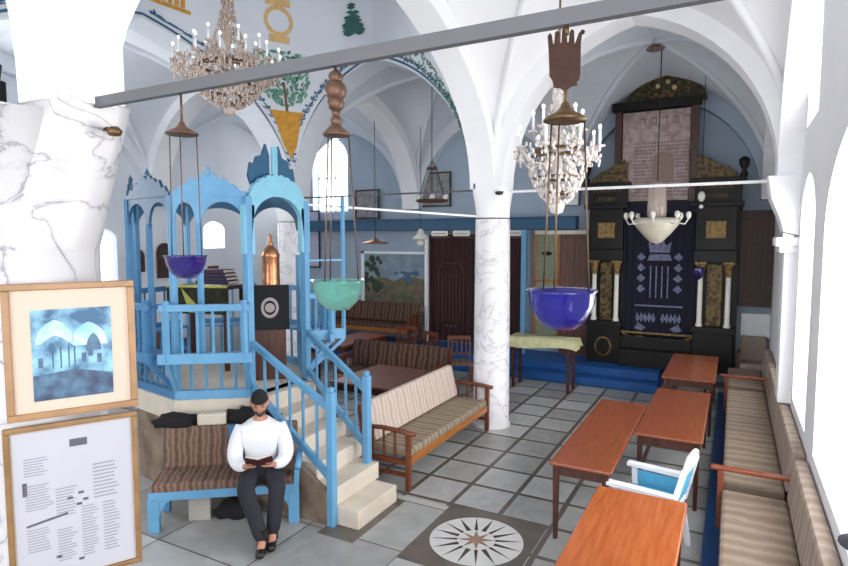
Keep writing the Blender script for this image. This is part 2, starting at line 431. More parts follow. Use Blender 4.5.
# wall piers under the arch feet on the east wall: moulded capital and tapering corbel
for j, y in enumerate((1.9, 7.75)):
    b = MB()
    b.prism([(0.62, 3.4), (0.3, 3.4), (0.34, 3.15), (0.44, 2.9), (0.47, 2.78), (0.62, 2.74)], 'y', y - 0.27, y + 0.27)
    b.box(0.49, 0.66, y - 0.2, y + 0.2, 0.85, 2.7)
    b.box(0.40, 0.66, y - 0.27, y + 0.27, 2.62, 2.72); b.box(0.44, 0.66, y - 0.24, y + 0.24, 2.55, 2.62)
    struct(b, 'trim_%d' % (60 + j), M['wall'], bevel=0.01)

# vaults
def groin(x0, x1, y0, y1, name, m, h=2.2, dome=0.2):
    b = MB(); n = 40; vs = []; fs = []
    for j in range(n + 1):
        for i in range(n + 1):
            # cosine spacing keeps diagonals on grid corners
            u = -math.cos(PI * i / n); v = -math.cos(PI * j / n)
            z = SP + h * max(gothic(u), gothic(v)) + dome * (1 - u * u) * (1 - v * v)
            vs.append((x0 + (x1 - x0) * (u + 1) / 2, y0 + (y1 - y0) * (v + 1) / 2, z))
    for j in range(n):
        for i in range(n):
            a = j * (n + 1) + i; c = a + 1; d = a + n + 2; e = a + n + 1
            up = (i < n / 2) == (j < n / 2)
            fs += [(a, c, d), (a, d, e)] if up else [(a, c, e), (c, d, e)]
    b.add(vs, fs, False)
    o = struct(b, name, m)
    # plaster ribs along the groins
    r = MB()
    for sg in (1, -1):
        pts = []
        for i in range(25):
            u = -math.cos(PI * i / 24)
            z = SP + h * gothic(u) + dome * (1 - u * u) ** 2 - 0.0
            pts.append((x0 + (x1 - x0) * (u + 1) / 2, y0 + (y1 - y0) * (sg * u + 1) / 2, z))
        r.tube(pts, 0.055, 6)
    struct(r, 'rib', m, o)
    return o
ci = 0
for i in range(3):
    for j in range(3):
        if (i, j) == (1, 1): continue
        ci += 1
        groin(XL[i], XL[i + 1], YL[j], YL[j + 1], 'ceiling' if ci == 1 else 'ceiling_%d' % ci, M['wall_in'] if i < 2 or j == 2 else M['wall'])
# painted dome on pendentives over the reading platform bay
cx, cy, ax, ay = -4.9, 4.825, 1.85 - T + 0.0, 2.925 - T + 0.0
def inv_gothic(t):
    lo, hi = 0, 1
    for _ in range(30):
        m = (lo + hi) / 2
        if gothic(m) > t: lo = m
        else: hi = m
    return lo
def dome_pt(sx, sy, z, s, off=0.0):
    """corner quadrant sx,sy; s 0..1 across from the y-wall to the x-wall"""
    if z < SP + 2.1:
        U = inv_gothic((z - SP) / 2.1); rho = math.sqrt(1 + U * U); t1 = math.atan2(1, U); t2 = math.atan2(U, 1)
    else:
        q = (z - (SP + 2.1)) / 2.5; rho = math.sqrt(max(1 - q * q, 0)); t1 = PI / 2; t2 = 0
    th = t1 + (t2 - t1) * s; rho -= off
    return (cx + sx * ax * rho * math.cos(th), cy + sy * ay * rho * math.sin(th), z)
b = MB()
zs = [SP + 2.1 * (i / 14) for i in range(15)] + [SP + 2.1 + 2.5 * math.sin(PI / 2 * i / 14) for i in range(1, 15)]
ns = 14
for sx in (1, -1):
    for sy in (1, -1):
        vs = [dome_pt(sx, sy, z, s / ns) for z in zs for s in range(ns + 1)]
        fs = [(i * (ns + 1) + j, i * (ns + 1) + j + 1, (i + 1) * (ns + 1) + j + 1, (i + 1) * (ns + 1) + j) for i in range(len(zs) - 1) for j in range(ns)]
        b.add(vs, fs, True)
dome = struct(b, 'ceiling_9', M['wall_in'])
struct(MB().box(-10.8, 1.0, -3.3, 12.5, 8.0, 8.2), 'ceiling_10', M['wall'])

# painted decoration on the plaster (flat paint, a few millimetres proud of it)
P_blue = mat('blue_mural_paint', (62, 96, 128), 0.9); P_green = mat('green_mural_paint', (104, 156, 132), 0.9, var=0.35, scale=14)
P_dgreen = mat('dark_green_mural_paint', (60, 104, 98), 0.9, var=0.3, scale=14)
P_gold = mat('ochre_mural_paint', (204, 150, 60), 0.9, var=0.25, scale=12); P_pale = mat('pale_sky_mural_paint', (196, 208, 226), 0.9)
P_brown = mat('brown_mural_paint', (104, 84, 66), 0.9)
def ribbon(pts, nrm, w):
    b = MB()
    for p, q in zip(pts, pts[1:]): b.bar(p, q, w, 0.006, up=nrm)
    return b
def border(parent, axis, plane, s0, s1, sgn):
    m_ = (s0 + s1) / 2; a = (s1 - s0) / 2 - 0.24
    nrm = (0, sgn, 0) if axis == 'x' else (sgn, 0, 0)
    P = (lambda s, z: (s, plane, z)) if axis == 'x' else (lambda s, z: (plane, s, z))
    def cv(u, d):
        k = 1 + d / a; return (m_ + a * k * u, SP + (2.02 + d) * gothic(u))
    us = [-math.cos(PI * i / 40) for i in range(41)]
    b = ribbon([P(*cv(u, 0.05)) for u in us], nrm, 0.03)
    struct(b, 'painted_line', P_blue, parent)
border(arches[('x', 1, 1)], 'x', 7.75 - T - 0.004, -6.75, -3.05, -1)
border(arches[('y', 0, 1)], 'y', -6.75 + T + 0.004, 1.9, 7.75, 1)
# second wider leafy garland near the east foot of the arch
lf = MB(); lb = MB()
for i in range(46):
    t = i / 45; z = 3.75 + 1.75 * t
    s_ = 0.03 + 0.05 * random.random() + 0.08 * math.sin(i)**2
    for q in range(7):
        x, y, z_ = dome_pt(1, 1, min(z + random.uniform(-.06, .06), 5.48), min(max(random.uniform(0.02, 0.35), 0), 1), 0.006)
        r_ = 0.035; a = random.random() * 6
        tx, ty = 0.9, -0.3
        pts = [(x + tx * r_ * math.cos(a + k_ * PI / 2) * (1 if k_ % 2 else .4), y + ty * r_ * math.cos(a + k_ * PI / 2) * (1 if k_ % 2 else .4), z_ + r_ * math.sin(a + k_ * PI / 2) * (1 if k_ % 2 else .4)) for k_ in range(4)]
        (lf if q % 2 else lb).add(pts, [(0, 1, 2, 3)])
struct(lf, 'painted_garland', P_green, dome); struct(lb, 'painted_garland_shade', P_dgreen, dome)
# dark blue sprigs (scripted border) following the arches
lf = MB()
for sx, sy, edge in ((-1, 1, 0), (1, 1, 0), (-1, 1, 1), (-1, -1, 1)):
    for i in range(22):
        z = SP + 0.5 + 1.6 * math.sin(PI / 2 * (i + 0.5) / 22)
        p = Vector(dome_pt(sx, sy, z, 0.45)); q = Vector(dome_pt(sx, sy, z, 0.55)); hs = 0.1 / max((p - q).length, 1e-3)
        c0 = 0.13 * hs; c0 = c0 if edge == 0 else 1 - c0
        for l, a in ((0.085, 0.6), (0.085, 1.6), (0.08, 2.6), (0.07, 4.2)):
            a += random.uniform(-.3, .3); dz, ds = l * math.sin(a), l * math.cos(a) * hs; w_ = 0.016
            pts = [(z, c0), (z + dz / 2 + w_ * math.cos(a), c0 + ds / 2 - w_ * math.sin(a) * hs), (z + dz, c0 + ds), (z + dz / 2 - w_ * math.cos(a), c0 + ds / 2 + w_ * math.sin(a) * hs)]
            lf.add([dome_pt(sx, sy, zz, min(max(ss, 0), 1), 0.008) for zz, ss in pts], [(0, 1, 2, 3)])
struct(lf, 'painted_sprig_border', P_blue, dome)
# pendentive motif: ochre pot with a leafy tree, and a crowned wreath above it
def on_dome(sx, sy, z, s): return dome_pt(sx, sy, z, s, 0.008)
def patch(sx, sy, rows, m, name):
    b = MB(); n = 6; vs = []
    for z, sa, sb in rows:
        for i in range(n + 1): vs.append(on_dome(sx, sy, z, sa + (sb - sa) * i / n))
    fs = [(r * (n + 1) + i, r * (n + 1) + i + 1, (r + 1) * (n + 1) + i + 1, (r + 1) * (n + 1) + i) for r in range(len(rows) - 1) for i in range(n)]
    b.add(vs, fs, True); struct(b, name, m, dome)
def half(z):  # s fraction covering a given half width in metres at height z
    p = Vector(dome_pt(-1, 1, z, 0.45)); q = Vector(dome_pt(-1, 1, z, 0.55)); return 0.1 / max((p - q).length, 1e-3)
rows = []
for z, wd in ((4.02, 0.0), (4.2, 0.10), (4.45, 0.17), (4.62, 0.22), (4.66, 0.27), (4.72, 0.27)):
    hs = min(half(z) * wd, 0.42); rows.append((z, 0.5 - hs, 0.5 + hs))
patch(-1, 1, rows, P_gold, 'painted_pot')
rows = [(z, 0.5 - half(z) * 0.02, 0.5 + half(z) * 0.02) for z in (4.72, 4.85, 4.95, 5.1)]
patch(-1, 1, rows, P_brown, 'painted_trunk')
def blob_leaves(sx, sy, zc, sc, rz_, rs, n, size, m, name):
    b = MB()
    for i in range(n):
        a = random.random() * 2 * PI; r = math.sqrt(random.random())
        z = zc + rz_ * r * math.sin(a); s = sc + half(min(z, 5.3)) * rs * r * math.cos(a)
        hs = half(min(z, 5.3)) * size; th = random.random() * PI
        pts = []
        for k_ in range(4):
            q = th + k_ * PI / 2; f = 1 if k_ % 2 else 0.45
            pts.append(on_dome(sx, sy, z + size * f * math.sin(q), s + hs * f * math.cos(q)))
        b.add(pts, [(0, 1, 2, 3)])
    struct(b, name, m, dome)
blob_leaves(-1, 1, 5.15, 0.5, 0.36, 0.42, 150, 0.05, P_green, 'painted_tree')
blob_leaves(-1, 1, 5.15, 0.5, 0.36, 0.42, 60, 0.04, P_dgreen, 'painted_tree_shade')
# crowned golden wreath
b = MB(); zc = 5.9
hh = half(5.3) * 0.62
ring = [(zc + 0.15 * math.sin(2 * PI * i / 24), 0.5 + hh * 0.17 * math.cos(2 * PI * i / 24)) for i in range(24)]
ring2 = [(zc + 0.21 * math.sin(2 * PI * i / 24), 0.5 + hh * 0.23 * math.cos(2 * PI * i / 24)) for i in range(24)]
vs = [on_dome(-1, 1, z, s) for z, s in ring + ring2]
b.add(vs, [(i, (i + 1) % 24, 24 + (i + 1) % 24, 24 + i) for i in range(24)])
for sa, za, sb, zb in ((-.2, .2, .2, .3), (-.14, .3, -.06, .42), (-.03, .3, .03, .46), (.06, .3, .14, .42), (-.16, -.3, .16, -.2)):
    b.add([on_dome(-1, 1, zc + z, 0.5 + hh * s) for s, z in ((sa, za), (sb, za), (sb, zb), (sa, zb))], [(0, 1, 2, 3)])
struct(b, 'painted_crowned_wreath', mat('pale_gold_mural_paint', (216, 180, 124), 0.9, var=0.2, scale=12), dome)
# green painted emblem over the arch, ochre lyre emblem over the other arch
b = MB()
for q in range(60):
    x = random.uniform(-0.28, 0.28); z = random.uniform(0, 0.42) * (1 - abs(x) * 2.2)
    s0 = 0.12 + x * 0.3 * hh * 2; zz = 5.8 + z; r = 0.05
    b.add([on_dome(-1, 1, zz + dz, s0 * 1.0 + ds) for dz, ds in ((0, -.03), (r * .6, 0), (0, .03), (-r * .6, 0))], [(0, 1, 2, 3)])
struct(b, 'painted_green_emblem', P_dgreen, dome)
b = MB()
for q in range(5):
    s0 = 0.86 + q * 0.022
    b.add([on_dome(-1, 1, z, s) for z, s in ((5.72, s0), (5.72, s0 + .014), (6.1, s0 + .014), (6.1, s0))], [(0, 1, 2, 3)])
b.add([on_dome(-1, 1, z, s) for z, s in ((5.66, .84), (5.66, .985), (5.71, .985), (5.71, .84))], [(0, 1, 2, 3)])
struct(b, 'painted_lyre_emblem', P_gold, dome)

# tie rods
def rod(a, b_, w_, h_, m, label):
    o = MB().bar(a, b_, w_, h_).build('tie_rod', m); return tag(o, label, 'tie rod')
rod((-3.32, 1.9, 3.41), (0.45, 1.9, 3.41), 0.035, 0.052, M['steel'], 'thick grey steel tie rod crossing the foreground near the ceiling')
rod((-2.85, 7.75, 3.36), (0.4, 7.75, 3.36), 0.03, 0.034, M['whiterod'], 'white tie rod from the marble column to the window wall in front of the ark')
rod((-6.6, 7.75, 3.4), (-3.2, 7.75, 3.4), 0.025, 0.025, M['steel'], 'grey tie rod under the painted arch behind the blue platform')
rod((-10.3, 7.75, 3.4), (-6.9, 7.75, 3.4), 0.025, 0.025, M['steel'], 'grey tie rod at far left behind the blue platform')
rod((-4.4, 5.3, 3.1), (-3.2, 7.6, 3.02), 0.022, 0.026, M['whiterod'], 'cream tie rod running from the blue platform to the middle marble column')

# compass inlay in the floor
t = thing('compass_rose', 'round white compass rose inlaid in the dark floor square', 'floor inlay', (-1.95, 4.62, 0.001))
MB().lathe([(0.0001, 0), (0.42, 0), (0.42, 0.002), (0.0001, 0.002)], n=48, smooth=False).build('disc', mat('white_marble_inlay', (200, 200, 198), 0.4, var=0.08), t)
b = MB()
for i in range(16):
    a = 2 * PI * i / 16; l = 0.37; w_ = 0.028 if i % 2 else 0.04
    r0 = 0.17
    b.add([(r0 * math.cos(a - .07), r0 * math.sin(a - .07), 0.004), (l * math.cos(a) , l * math.sin(a), 0.004), (r0 * math.cos(a + .07), r0 * math.sin(a + .07), 0.004)], [(0, 1, 2)])
    b.add([((r0) * math.cos(a) - w_ * math.sin(a) * .6, (r0) * math.sin(a) + w_ * math.cos(a) * .6, 0.0035), ((r0) * math.cos(a) + w_ * math.sin(a) * .6, r0 * math.sin(a) - w_ * math.cos(a) * .6, 0.0035), (0.42 * math.cos(a), 0.42 * math.sin(a), 0.0035)], [(0, 1, 2)])
b.build('ray', mat('dark_stone_inlay', (70, 62, 58), 0.5, var=0.2), t)['kind'] = 'stuff'
b = MB()
for i in range(8):
    a = 2 * PI * i / 8 + PI / 8; b.add([(0, 0, .005), (0.06 * math.cos(a - .4), 0.06 * math.sin(a - .4), .005), (0.17 * math.cos(a), 0.17 * math.sin(a), .005), (0.06 * math.cos(a + .4), 0.06 * math.sin(a + .4), .005)], [(0, 1, 2, 3)])
b.build('star', mat('rust_marble_inlay', (150, 118, 100), 0.4, var=0.2), t)



# ================================================================ THINGS
def X(o, **k): return o
# ---------------------------------------------------------------- blue dais, plinth under the wall benches
t = thing('dais', 'royal blue painted low platform in front of the ark and back wall', 'platform', (-5.0, 11.3, 0))
MB().box(-4.0, 3.9, -0.66, 0.75, 0, 0.15).build('riser', M['royal'], t, bevel=0.01)
MB().box(-3.98, 3.88, -0.35, 0.75, 0.15, 0.3).build('upper_step', M['royal'], t, bevel=0.01)
o = MB().box(-0.15, 0.6, 1.6, 10.9, 0, 0.1).build('bench_plinth', M['navyfloor'], bevel=0.01)
tag(o, 'deep blue painted plinth running under the long wall bench', 'platform')
DZ = 0.3

# ---------------------------------------------------------------- tables
def table(loc, lx, ly, h, label, m, leg=0.055, mleg=None, group=None, apron=0.09):
    t = thing('table', label, 'table', loc, 0, group)
    MB().box(-lx / 2, lx / 2, -ly / 2, ly / 2, h - 0.032, h).build('tabletop', m, t, bevel=0.012)
    a = MB(); i = 0.05
    for s in (-1, 1):
        a.box(-lx / 2 + i, lx / 2 - i, s * (ly / 2 - i) - 0.011, s * (ly / 2 - i) + 0.011, h - 0.032 - apron, h - 0.032)
        a.box(s * (lx / 2 - i) - 0.011, s * (lx / 2 - i) + 0.011, -ly / 2 + i, ly / 2 - i, h - 0.032 - apron, h - 0.032)
    a.build('apron', mleg or M['dark_wood'], t)
    for sx in (-1, 1):
        for sy in (-1, 1):
            x, y = sx * (lx / 2 - i - 0.005), sy * (ly / 2 - i - 0.005)
            l = MB(); w1, w0 = leg / 2, leg / 3
            l.add([(x + a_ * w_, y + b_ * w_, z) for z, w_ in ((0, w0), (h - 0.032, w1)) for a_, b_ in ((-1, -1), (1, -1), (1, 1), (-1, 1))],
                  [(0, 1, 2, 3), (7, 6, 5, 4), (0, 4, 5, 1), (1, 5, 6, 2), (2, 6, 7, 3), (3, 7, 4, 0)])
            l.build('leg', mleg or M['dark_wood'], t, bevel=0.004)
    return t
table((-0.57, 3.75, 0), 0.66, 1.8, 0.72, 'orange varnished wood table nearest the camera at the bottom edge', M['orange_wood'])
table((-1.12, 6.1, 0), 0.54, 2.32, 0.72, 'reddish wood table standing beside the open tiled floor, left of the others', M['red_wood'])
table((-0.52, 7.15, 0), 0.64, 2.06, 0.72, 'glossy red-brown table with a bright reflection, behind the white plastic chair', M['red_wood'])
table((-0.5, 9.55, 0), 0.68, 1.9, 0.78, 'red-brown table nearest the ark, at far end of the row', M['red_wood'])

# ---------------------------------------------------------------- white plastic chair (faces -x)
t = thing('plastic_chair', 'white plastic armchair with light blue seat between the wooden tables', 'chair', (-0.55, 5.22, 0), -0.16)
b = MB(); b.box(-0.26, 0.2, -0.23, 0.23, 0.41, 0.44); b.box(-0.28, -0.24, -0.25, 0.25, 0.38, 0.44); b.build('seat', M['white_pl'], t, bevel=0.012)
MB().box(-0.25, 0.19, -0.225, 0.225, 0.44, 0.452).build('seat_panel', M['blue_pl'], t, bevel=0.005)
bk = MB()
bk.prism([(-0.27, 0.42), (0.27, 0.42), (0.27, 0.46), (-0.27, 0.46)], 'x', 0.18, 0.22)
for s in (-1, 1): bk.bar((0.2, s * 0.25, 0.42), (0.3, s * 0.2, 0.84), 0.045, 0.035)
bk.prism([(-0.21, 0.8), (0.21, 0.8), (0.2, 0.87), (0.1, 0.92), (-0.1, 0.92), (-0.2, 0.87)], 'x', 0.285, 0.315)
pts = [(0.3 + 0.015 * math.cos(u), 0.2 * math.sin(u), 0.84 + 0.09 * math.cos(u)) for u in [(-PI / 2 + PI * i / 12) for i in range(13)]]
bk.tube(pts, 0.02, 8); bk.build('backrest', M['white_pl'], t, bevel=0.004)
lt = MB()
for i in range(-4, 7):
    y0 = i * 0.075 - 0.12
    for sg in (1, -1):
        a = Vector((0.22, sg * (y0 - 0.12), 0.5)); e = Vector((0.3, sg * (y0 + 0.14), 0.84)); 
        # clip to the back width
        def cl(p, q):
            if abs(p.y) > 0.2 and abs(p.y - q.y) > 1e-6:
                k_ = (math.copysign(0.2, p.y) - q.y) / (p.y - q.y)
                if 0 <= k_ <= 1: return q + (p - q) * k_
                return None
            return p
        a2, e2 = cl(a, e), cl(e, a)
        if a2 is not None and e2 is not None and (a2 - e2).length > 0.03: lt.bar(a2, e2, 0.018, 0.012)
lt.build('lattice', M['blue_pl'], t)
for s in (-1, 1):
    b = MB(); b.box(-0.3, 0.26, s * 0.27 - 0.04, s * 0.27 + 0.04, 0.6, 0.63)
    b.bar((-0.24, s * 0.27, 0.63), (-0.22, s * 0.25, 0.42), 0.05, 0.03); b.build('armrest', M['white_pl'], t)
    MB().box(-0.2, 0.2, s * 0.25 - 0.008, s * 0.25 + 0.008, 0.42 if s > 0 else 0.5, 0.58).build('side_panel', M['blue_pl'] if s > 0 else M['white_pl'], t)
    for xa, xb in ((-0.23, -0.27), (0.18, 0.25)):
        MB().bar((xa, s * 0.22, 0.42), (xb, s * 0.25, 0), 0.05, 0.035).build('leg', M['white_pl'], t, bevel=0.005)

# ---------------------------------------------------------------- wooden sofa bench (along y, faces +x)
def sofa(loc, L, label, rz=0, D=0.62, cs=None, cb=None, group=None, seat=0.42, back=0.86, simple=False):
    t = thing('wooden_sofa', label, 'sofa', loc, rz, group)
    for s in (-1, 1):
        y = s * (L / 2 - 0.03)
        MB().bar((D / 2 - 0.03, y, 0), (D / 2 - 0.03, y, 0.62), 0.055).build('leg', M['mid_wood'], t, bevel=0.006)
        MB().bar((-D / 2 + 0.1, y, 0), (-D / 2 - 0.03, y, back), 0.055).build('leg', M['mid_wood'], t, bevel=0.006)
        a = MB(); a.tube([(-D / 2 - 0.02, y, 0.62), (-0.05, y, 0.645), (D / 2 - 0.1, y, 0.635), (D / 2 + 0.05, y, 0.62)], [0.02, 0.028, 0.03, 0.026], 8)
        a.build('armrest', M['mid_wood'], t)
        r = MB()
        for x in (-0.17, -0.03, 0.11): r.bar((x, y, 0.3), (x, y, 0.63), 0.02)
        r.bar((-D / 2 + 0.04, y, 0.3), (D / 2 - 0.03, y, 0.3), 0.035, 0.05); r.bar((-D / 2 + 0.07, y, 0.16), (D / 2 - 0.03, y, 0.16), 0.03, 0.04)
        r.build('side_rails', M['mid_wood'], t)
    MB().box(D / 2 - 0.05, D / 2 - 0.015, -L / 2 + 0.04, L / 2 - 0.04, 0.27, 0.36).build('front_rail', M['honey'], t, bevel=0.006)
    b = MB(); b.bar((-D / 2 - 0.02, -L / 2 + 0.04, back - 0.05), (-D / 2 - 0.02, L / 2 - 0.04, back - 0.05), 0.03, 0.06)
    b.bar((-D / 2 + 0.03, -L / 2 + 0.04, 0.45), (-D / 2 + 0.03, L / 2 - 0.04, 0.45), 0.03, 0.05)
    for i in range(9):
        y = -L / 2 + L * (i + 1) / 10; b.bar((-D / 2 + 0.03, y, 0.45), (-D / 2 - 0.02, y, back - 0.05), 0.03, 0.02)
    b.build('back_frame', M['mid_wood'], t)
    MB().box(-D / 2 + 0.08, D / 2 - 0.02, -L / 2 + 0.06, L / 2 - 0.06, 0.34, seat + 0.02).build('seat_cushion', cs or M['cush_t'], t, bevel=0.03)
    c = MB(); z0, z1 = seat + 0.04, back + 0.03; xa, xb = -D / 2 + 0.16, -D / 2 + 0.06
    c.prism([(xa, z0), (xb, z1), (xb - 0.08, z1), (xa - 0.09, z0)], 'y', -L / 2 + 0.07, L / 2 - 0.07)
    c.build('back_cushion', cb or M['cush_back'], t, bevel=0.025)
    return t
sofa((-3.28, 6.35, 0), 2.3, 'wooden sofa with pale striped cushions between stairs and marble column')

# ---------------------------------------------------------------- benches along the east wall
def wall_bench(y0, y1, label, endarm):
    t = thing('wall_bench', label, 'bench', (0.24, y0, 0.1), 0, 'upholstered benches along the window wall')
    L = y1 - y0
    MB().box(-0.2, 0.34, 0.02, L - 0.02, 0, 0.24).build('base', M['dark_wood'], t)
    MB().box(-0.26, 0.24, 0.03, L - 0.03, 0.24, 0.37).build('seat_cushion', M['cush_seat'], t, bevel=0.03)
    n_ = max(1, round(L / 1.6))
    for i in range(n_):
        a, e = L * i / n_ + 0.01, L * (i + 1) / n_ - 0.01
        c = MB(); c.prism([(0.23, 0.36), (0.27, 0.74), (0.375, 0.74), (0.375, 0.36)], 'y', a, e); c.build('back_cushion', M['cush'], t, bevel=0.03)
    if endarm:
        MB().box(-0.36, 0.3, L - 0.045, L + 0.02, 0.53, 0.57).build('armrest', M['red_wood'], t, bevel=0.012)
        MB().box(-0.3, -0.25, L - 0.04, L + 0.01, 0, 0.53).build('arm_post', M['red_wood'], t, bevel=0.008)
    return t
wall_bench(1.8, 5.72, 'nearest long brown-beige upholstered bench under the large bright window', True)
wall_bench(5.85, 9.7, 'middle long brown-beige upholstered bench between the two reddish armrests', True)
wall_bench(9.85, 11.3, 'farthest short beige bench against wall near the ark', False)
t = thing('flat_cap', 'dark grey round hat lying on the sill of the large right window', 'hat', (0.74, 3.98, 0.95))
MB().lathe([(0.001, 0.12), (0.05, 0.118), (0.085, 0.09), (0.1, 0.03), (0.1, 0.0)], n=18).build('crown', mat('charcoal_felt', (52, 54, 66), 0.9), t)
MB().lathe([(0.09, 0.0), (0.15, 0.0), (0.15, 0.008), (0.09, 0.012)], n=20).build('brim', mat('dark_felt', (44, 44, 54), 0.9), t)

# ---------------------------------------------------------------- stone base of the bimah and its blue wooden octagon
PV = dict(A=(-4.42, 4.38), D=(-4.42, 5.28), E=(-5.0, 5.85), F=(-5.9, 5.9), G=(-6.5, 5.35), H=(-6.5, 4.6), K=(-5.95, 4.12), B=(-5.02, 3.95))
order = ['A', 'D', 'E', 'F', 'G', 'H', 'K', 'B']
bc = Vector((-5.4, 4.95))
def off(p, d):
    v = Vector(p) - bc; return tuple(Vector(p) + v.normalized() * d)
ZP = 1.05
t = thing('reading_platform', 'light blue wooden octagonal reading platform with arches on a stone base', 'platform', (0, 0, 0))
poly = [off(PV[k], 0.06) for k in order]; poly2 = [off(PV[k], -0.02) for k in order]
MB().prism(poly2, 'z', 0, 0.82).build('stone_base', M['stone_dark'], t)
MB().prism(poly, 'z', 0.82, ZP).build('stone_slab', M['stone'], t, bevel=0.01)
OV = 0.3  # overhang of the upper bench box
def facet(p, q, name, mcol, mcrest, over=True, arch=True, mull=(), crest_h=0.3, fence=True, mpost=None):
    P2, Q2 = Vector(p), Vector(q); L = (Q2 - P2).length
    d = (Q2 - P2) / L; nrm = Vector((d.y, -d.x)); mid = (P2 + Q2) / 2
    if nrm.dot(mid - bc) < 0: nrm = -nrm
    def W(s, o_, z): v = P2 + d * s + nrm * o_; return (v.x, v.y, z)
    if fence:
        b = MB(); b.bar(W(0, 0, ZP + 0.045), W(L, 0, ZP + 0.045), 0.07, 0.09)
        b.build('bottom_rail', mcol, t)
        n_ = max(3, int(L / 0.13)); b = MB()
        for i in range(1, n_): b.bar(W(L * i / n_, 0, ZP + 0.08), W(L * i / n_, 0.0, 1.5), 0.022)
        b.build('lower_balusters', mcol, t)
    if over:
        o_ = OV
        # overhanging bench box: floor beam, top rail, balusters, braces
        b = MB(); b.bar(W(-0.08, o_, 1.53), W(L + 0.08, o_, 1.53), 0.05, 0.1);
        b.add([W(0, 0, 1.5), W(L, 0, 1.5), W(L, o_, 1.5), W(0, o_, 1.5), W(0, 0, 1.53), W(L, 0, 1.53), W(L, o_, 1.53), W(0, o_, 1.53)], [(0, 1, 2, 3), (4, 5, 6, 7), (0, 1, 5, 4), (2, 3, 7, 6), (0, 3, 7, 4), (1, 2, 6, 5)])
        b.build('seat_beam', mcol, t)
        MB().bar(W(-0.06, o_, 2.03), W(L + 0.06, o_, 2.03), 0.045, 0.07).build('top_rail', mcol, t, bevel=0.008)
        b = MB(); n_ = max(4, int(L / 0.13))
        for i in range(1, n_): b.bar(W(L * i / n_, o_, 1.57), W(L * i / n_, o_, 2.0), 0.02)
        b.build('upper_balusters', mcol, t)
        for s in (0.0, L):
            b = MB(); b.bar(W(s, 0.02, ZP + 0.1), W(s, o_, 1.5), 0.04, 0.05); b.build('brace', mcol, t)
            b = MB(); b.bar(W(s, 0, 2.03), W(s, o_, 2.03), 0.04, 0.05); b.bar(W(s, o_, 1.5), W(s, o_, 2.1), 0.05); b.build('corner_post', mcol, t)
    if arch:
        # fretted arch board with crest
        za, zc = 2.86, 3.12
        spans = [0] + [m_ * L for m_ in mull] + [L]
        def top(s):
            u = s / L * 2 - 1; base = 3.14 + 0.02 * math.cos(s * 60)
            g = max(0, 1 - abs(u) ** 1.6) * crest_h
            return base + g + 0.025 * abs(math.sin(u * 9))
        def hole(s):
            for a_, e_ in zip(spans, spans[1:]):
                if a_ <= s <= e_:
                    u = (s - (a_ + e_) / 2) / ((e_ - a_) / 2 - 0.03) if e_ - a_ > 0.08 else 1
                    if abs(u) >= 1: return za - 0.05
                    return za + (0.26 if len(spans) == 2 else 0.22) * math.sqrt(1 - u * u)
            return za
        b = MB(); n_ = 44; fr = []
        for i in range(n_ + 1):
            s = L * i / n_; fr.append((s, hole(s), top(s)))
        for (s0, h0, t0), (s1, h1, t1) in zip(fr, fr[1:]):
            vs = [W(s, o_, z) for o_ in (-0.015, 0.015) for s, z in ((s0, h0), (s1, h1), (s1, t1), (s0, t0))]
            b.add(vs, [(0, 1, 2, 3), (7, 6, 5, 4), (0, 4, 5, 1), (3, 2, 6, 7)])
        b.build(name, mcrest, t)
        b = MB(); b.lathe([(0.001, 0.13), (0.012, 0.1), (0.03, 0.07), (0.012, 0.04), (0.02, 0.0)], W(L / 2, 0, top(L / 2)), 10); b.build('finial', mcrest, t)
        b = MB(); b.bar(W(0, 0, 3.15), W(L, 0, 3.15), 0.05, 0.03); b.build('cornice', mcrest, t)
        for m_ in mull:
            MB().bar(W(m_ * L, 0, 1.5), W(m_ * L, 0, 2.86), 0.045).build('mullion', mpost or mcol, t)
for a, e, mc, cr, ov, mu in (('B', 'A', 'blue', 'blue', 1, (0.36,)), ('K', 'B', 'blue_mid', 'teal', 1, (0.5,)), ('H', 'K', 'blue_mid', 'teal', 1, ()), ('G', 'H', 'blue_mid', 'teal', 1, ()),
                             ('F', 'G', 'blue', 'teal', 1, ()), ('E', 'F', 'blue', 'teal', 1, ()), ('D', 'E', 'blue', 'blue', 1, ())):  # left and rear crests go teal, their shade put into the colour
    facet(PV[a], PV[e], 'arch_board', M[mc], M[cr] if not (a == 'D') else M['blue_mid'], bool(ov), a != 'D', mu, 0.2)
for k_ in order:
    v = PV[k_]; m_ = 'cyan' if k_ in 'AD' else ('blue_mid' if k_ in 'HK' else 'blue')
    b = MB(); b.bar((v[0], v[1], ZP), (v[0], v[1], 3.14 if k_ != 'E' else 2.5), 0.08 if k_ in 'AD' else 0.06); b.build('post', M['blue'] if m_ == 'cyan' else M[m_], t, bevel=0.006)
b = MB(); b.bar((-4.15, 5.66, 1.5), (-4.15, 5.66, 3.2), 0.035); b.build('slender_post', M['blue'], t)
b = MB(); b.bar((-4.42, 5.28, 2.03), (-4.15, 5.66, 2.03), 0.04, 0.06); b.build('middle_rail', M['blue'], t); b = MB(); b.bar((-4.42, 5.28, 2.45), (-4.15, 5.66, 2.45), 0.02, 0.02); b.build('thin_rail', M['blue'], t); b = MB(); b.bar((-4.42, 5.28, 1.56), (-4.15, 5.66, 1.56), 0.05, 0.12)
b.build('side_railing', M['blue'], t); b = MB(); b.bar((-4.42, 5.28, 1.12), (-4.15, 5.66, 1.5), 0.04); b.bar((-4.15, 5.66, 1.12), (-4.42, 5.28, 1.5), 0.03)
b.build('cross_brace', M['blue'], t); b = MB()
for i in range(1, 4): q = i / 4; b.bar((-4.42 + 0.27 * q, 5.28 + 0.38 * q, 1.58), (-4.42 + 0.27 * q, 5.28 + 0.38 * q, 2.03), 0.018)
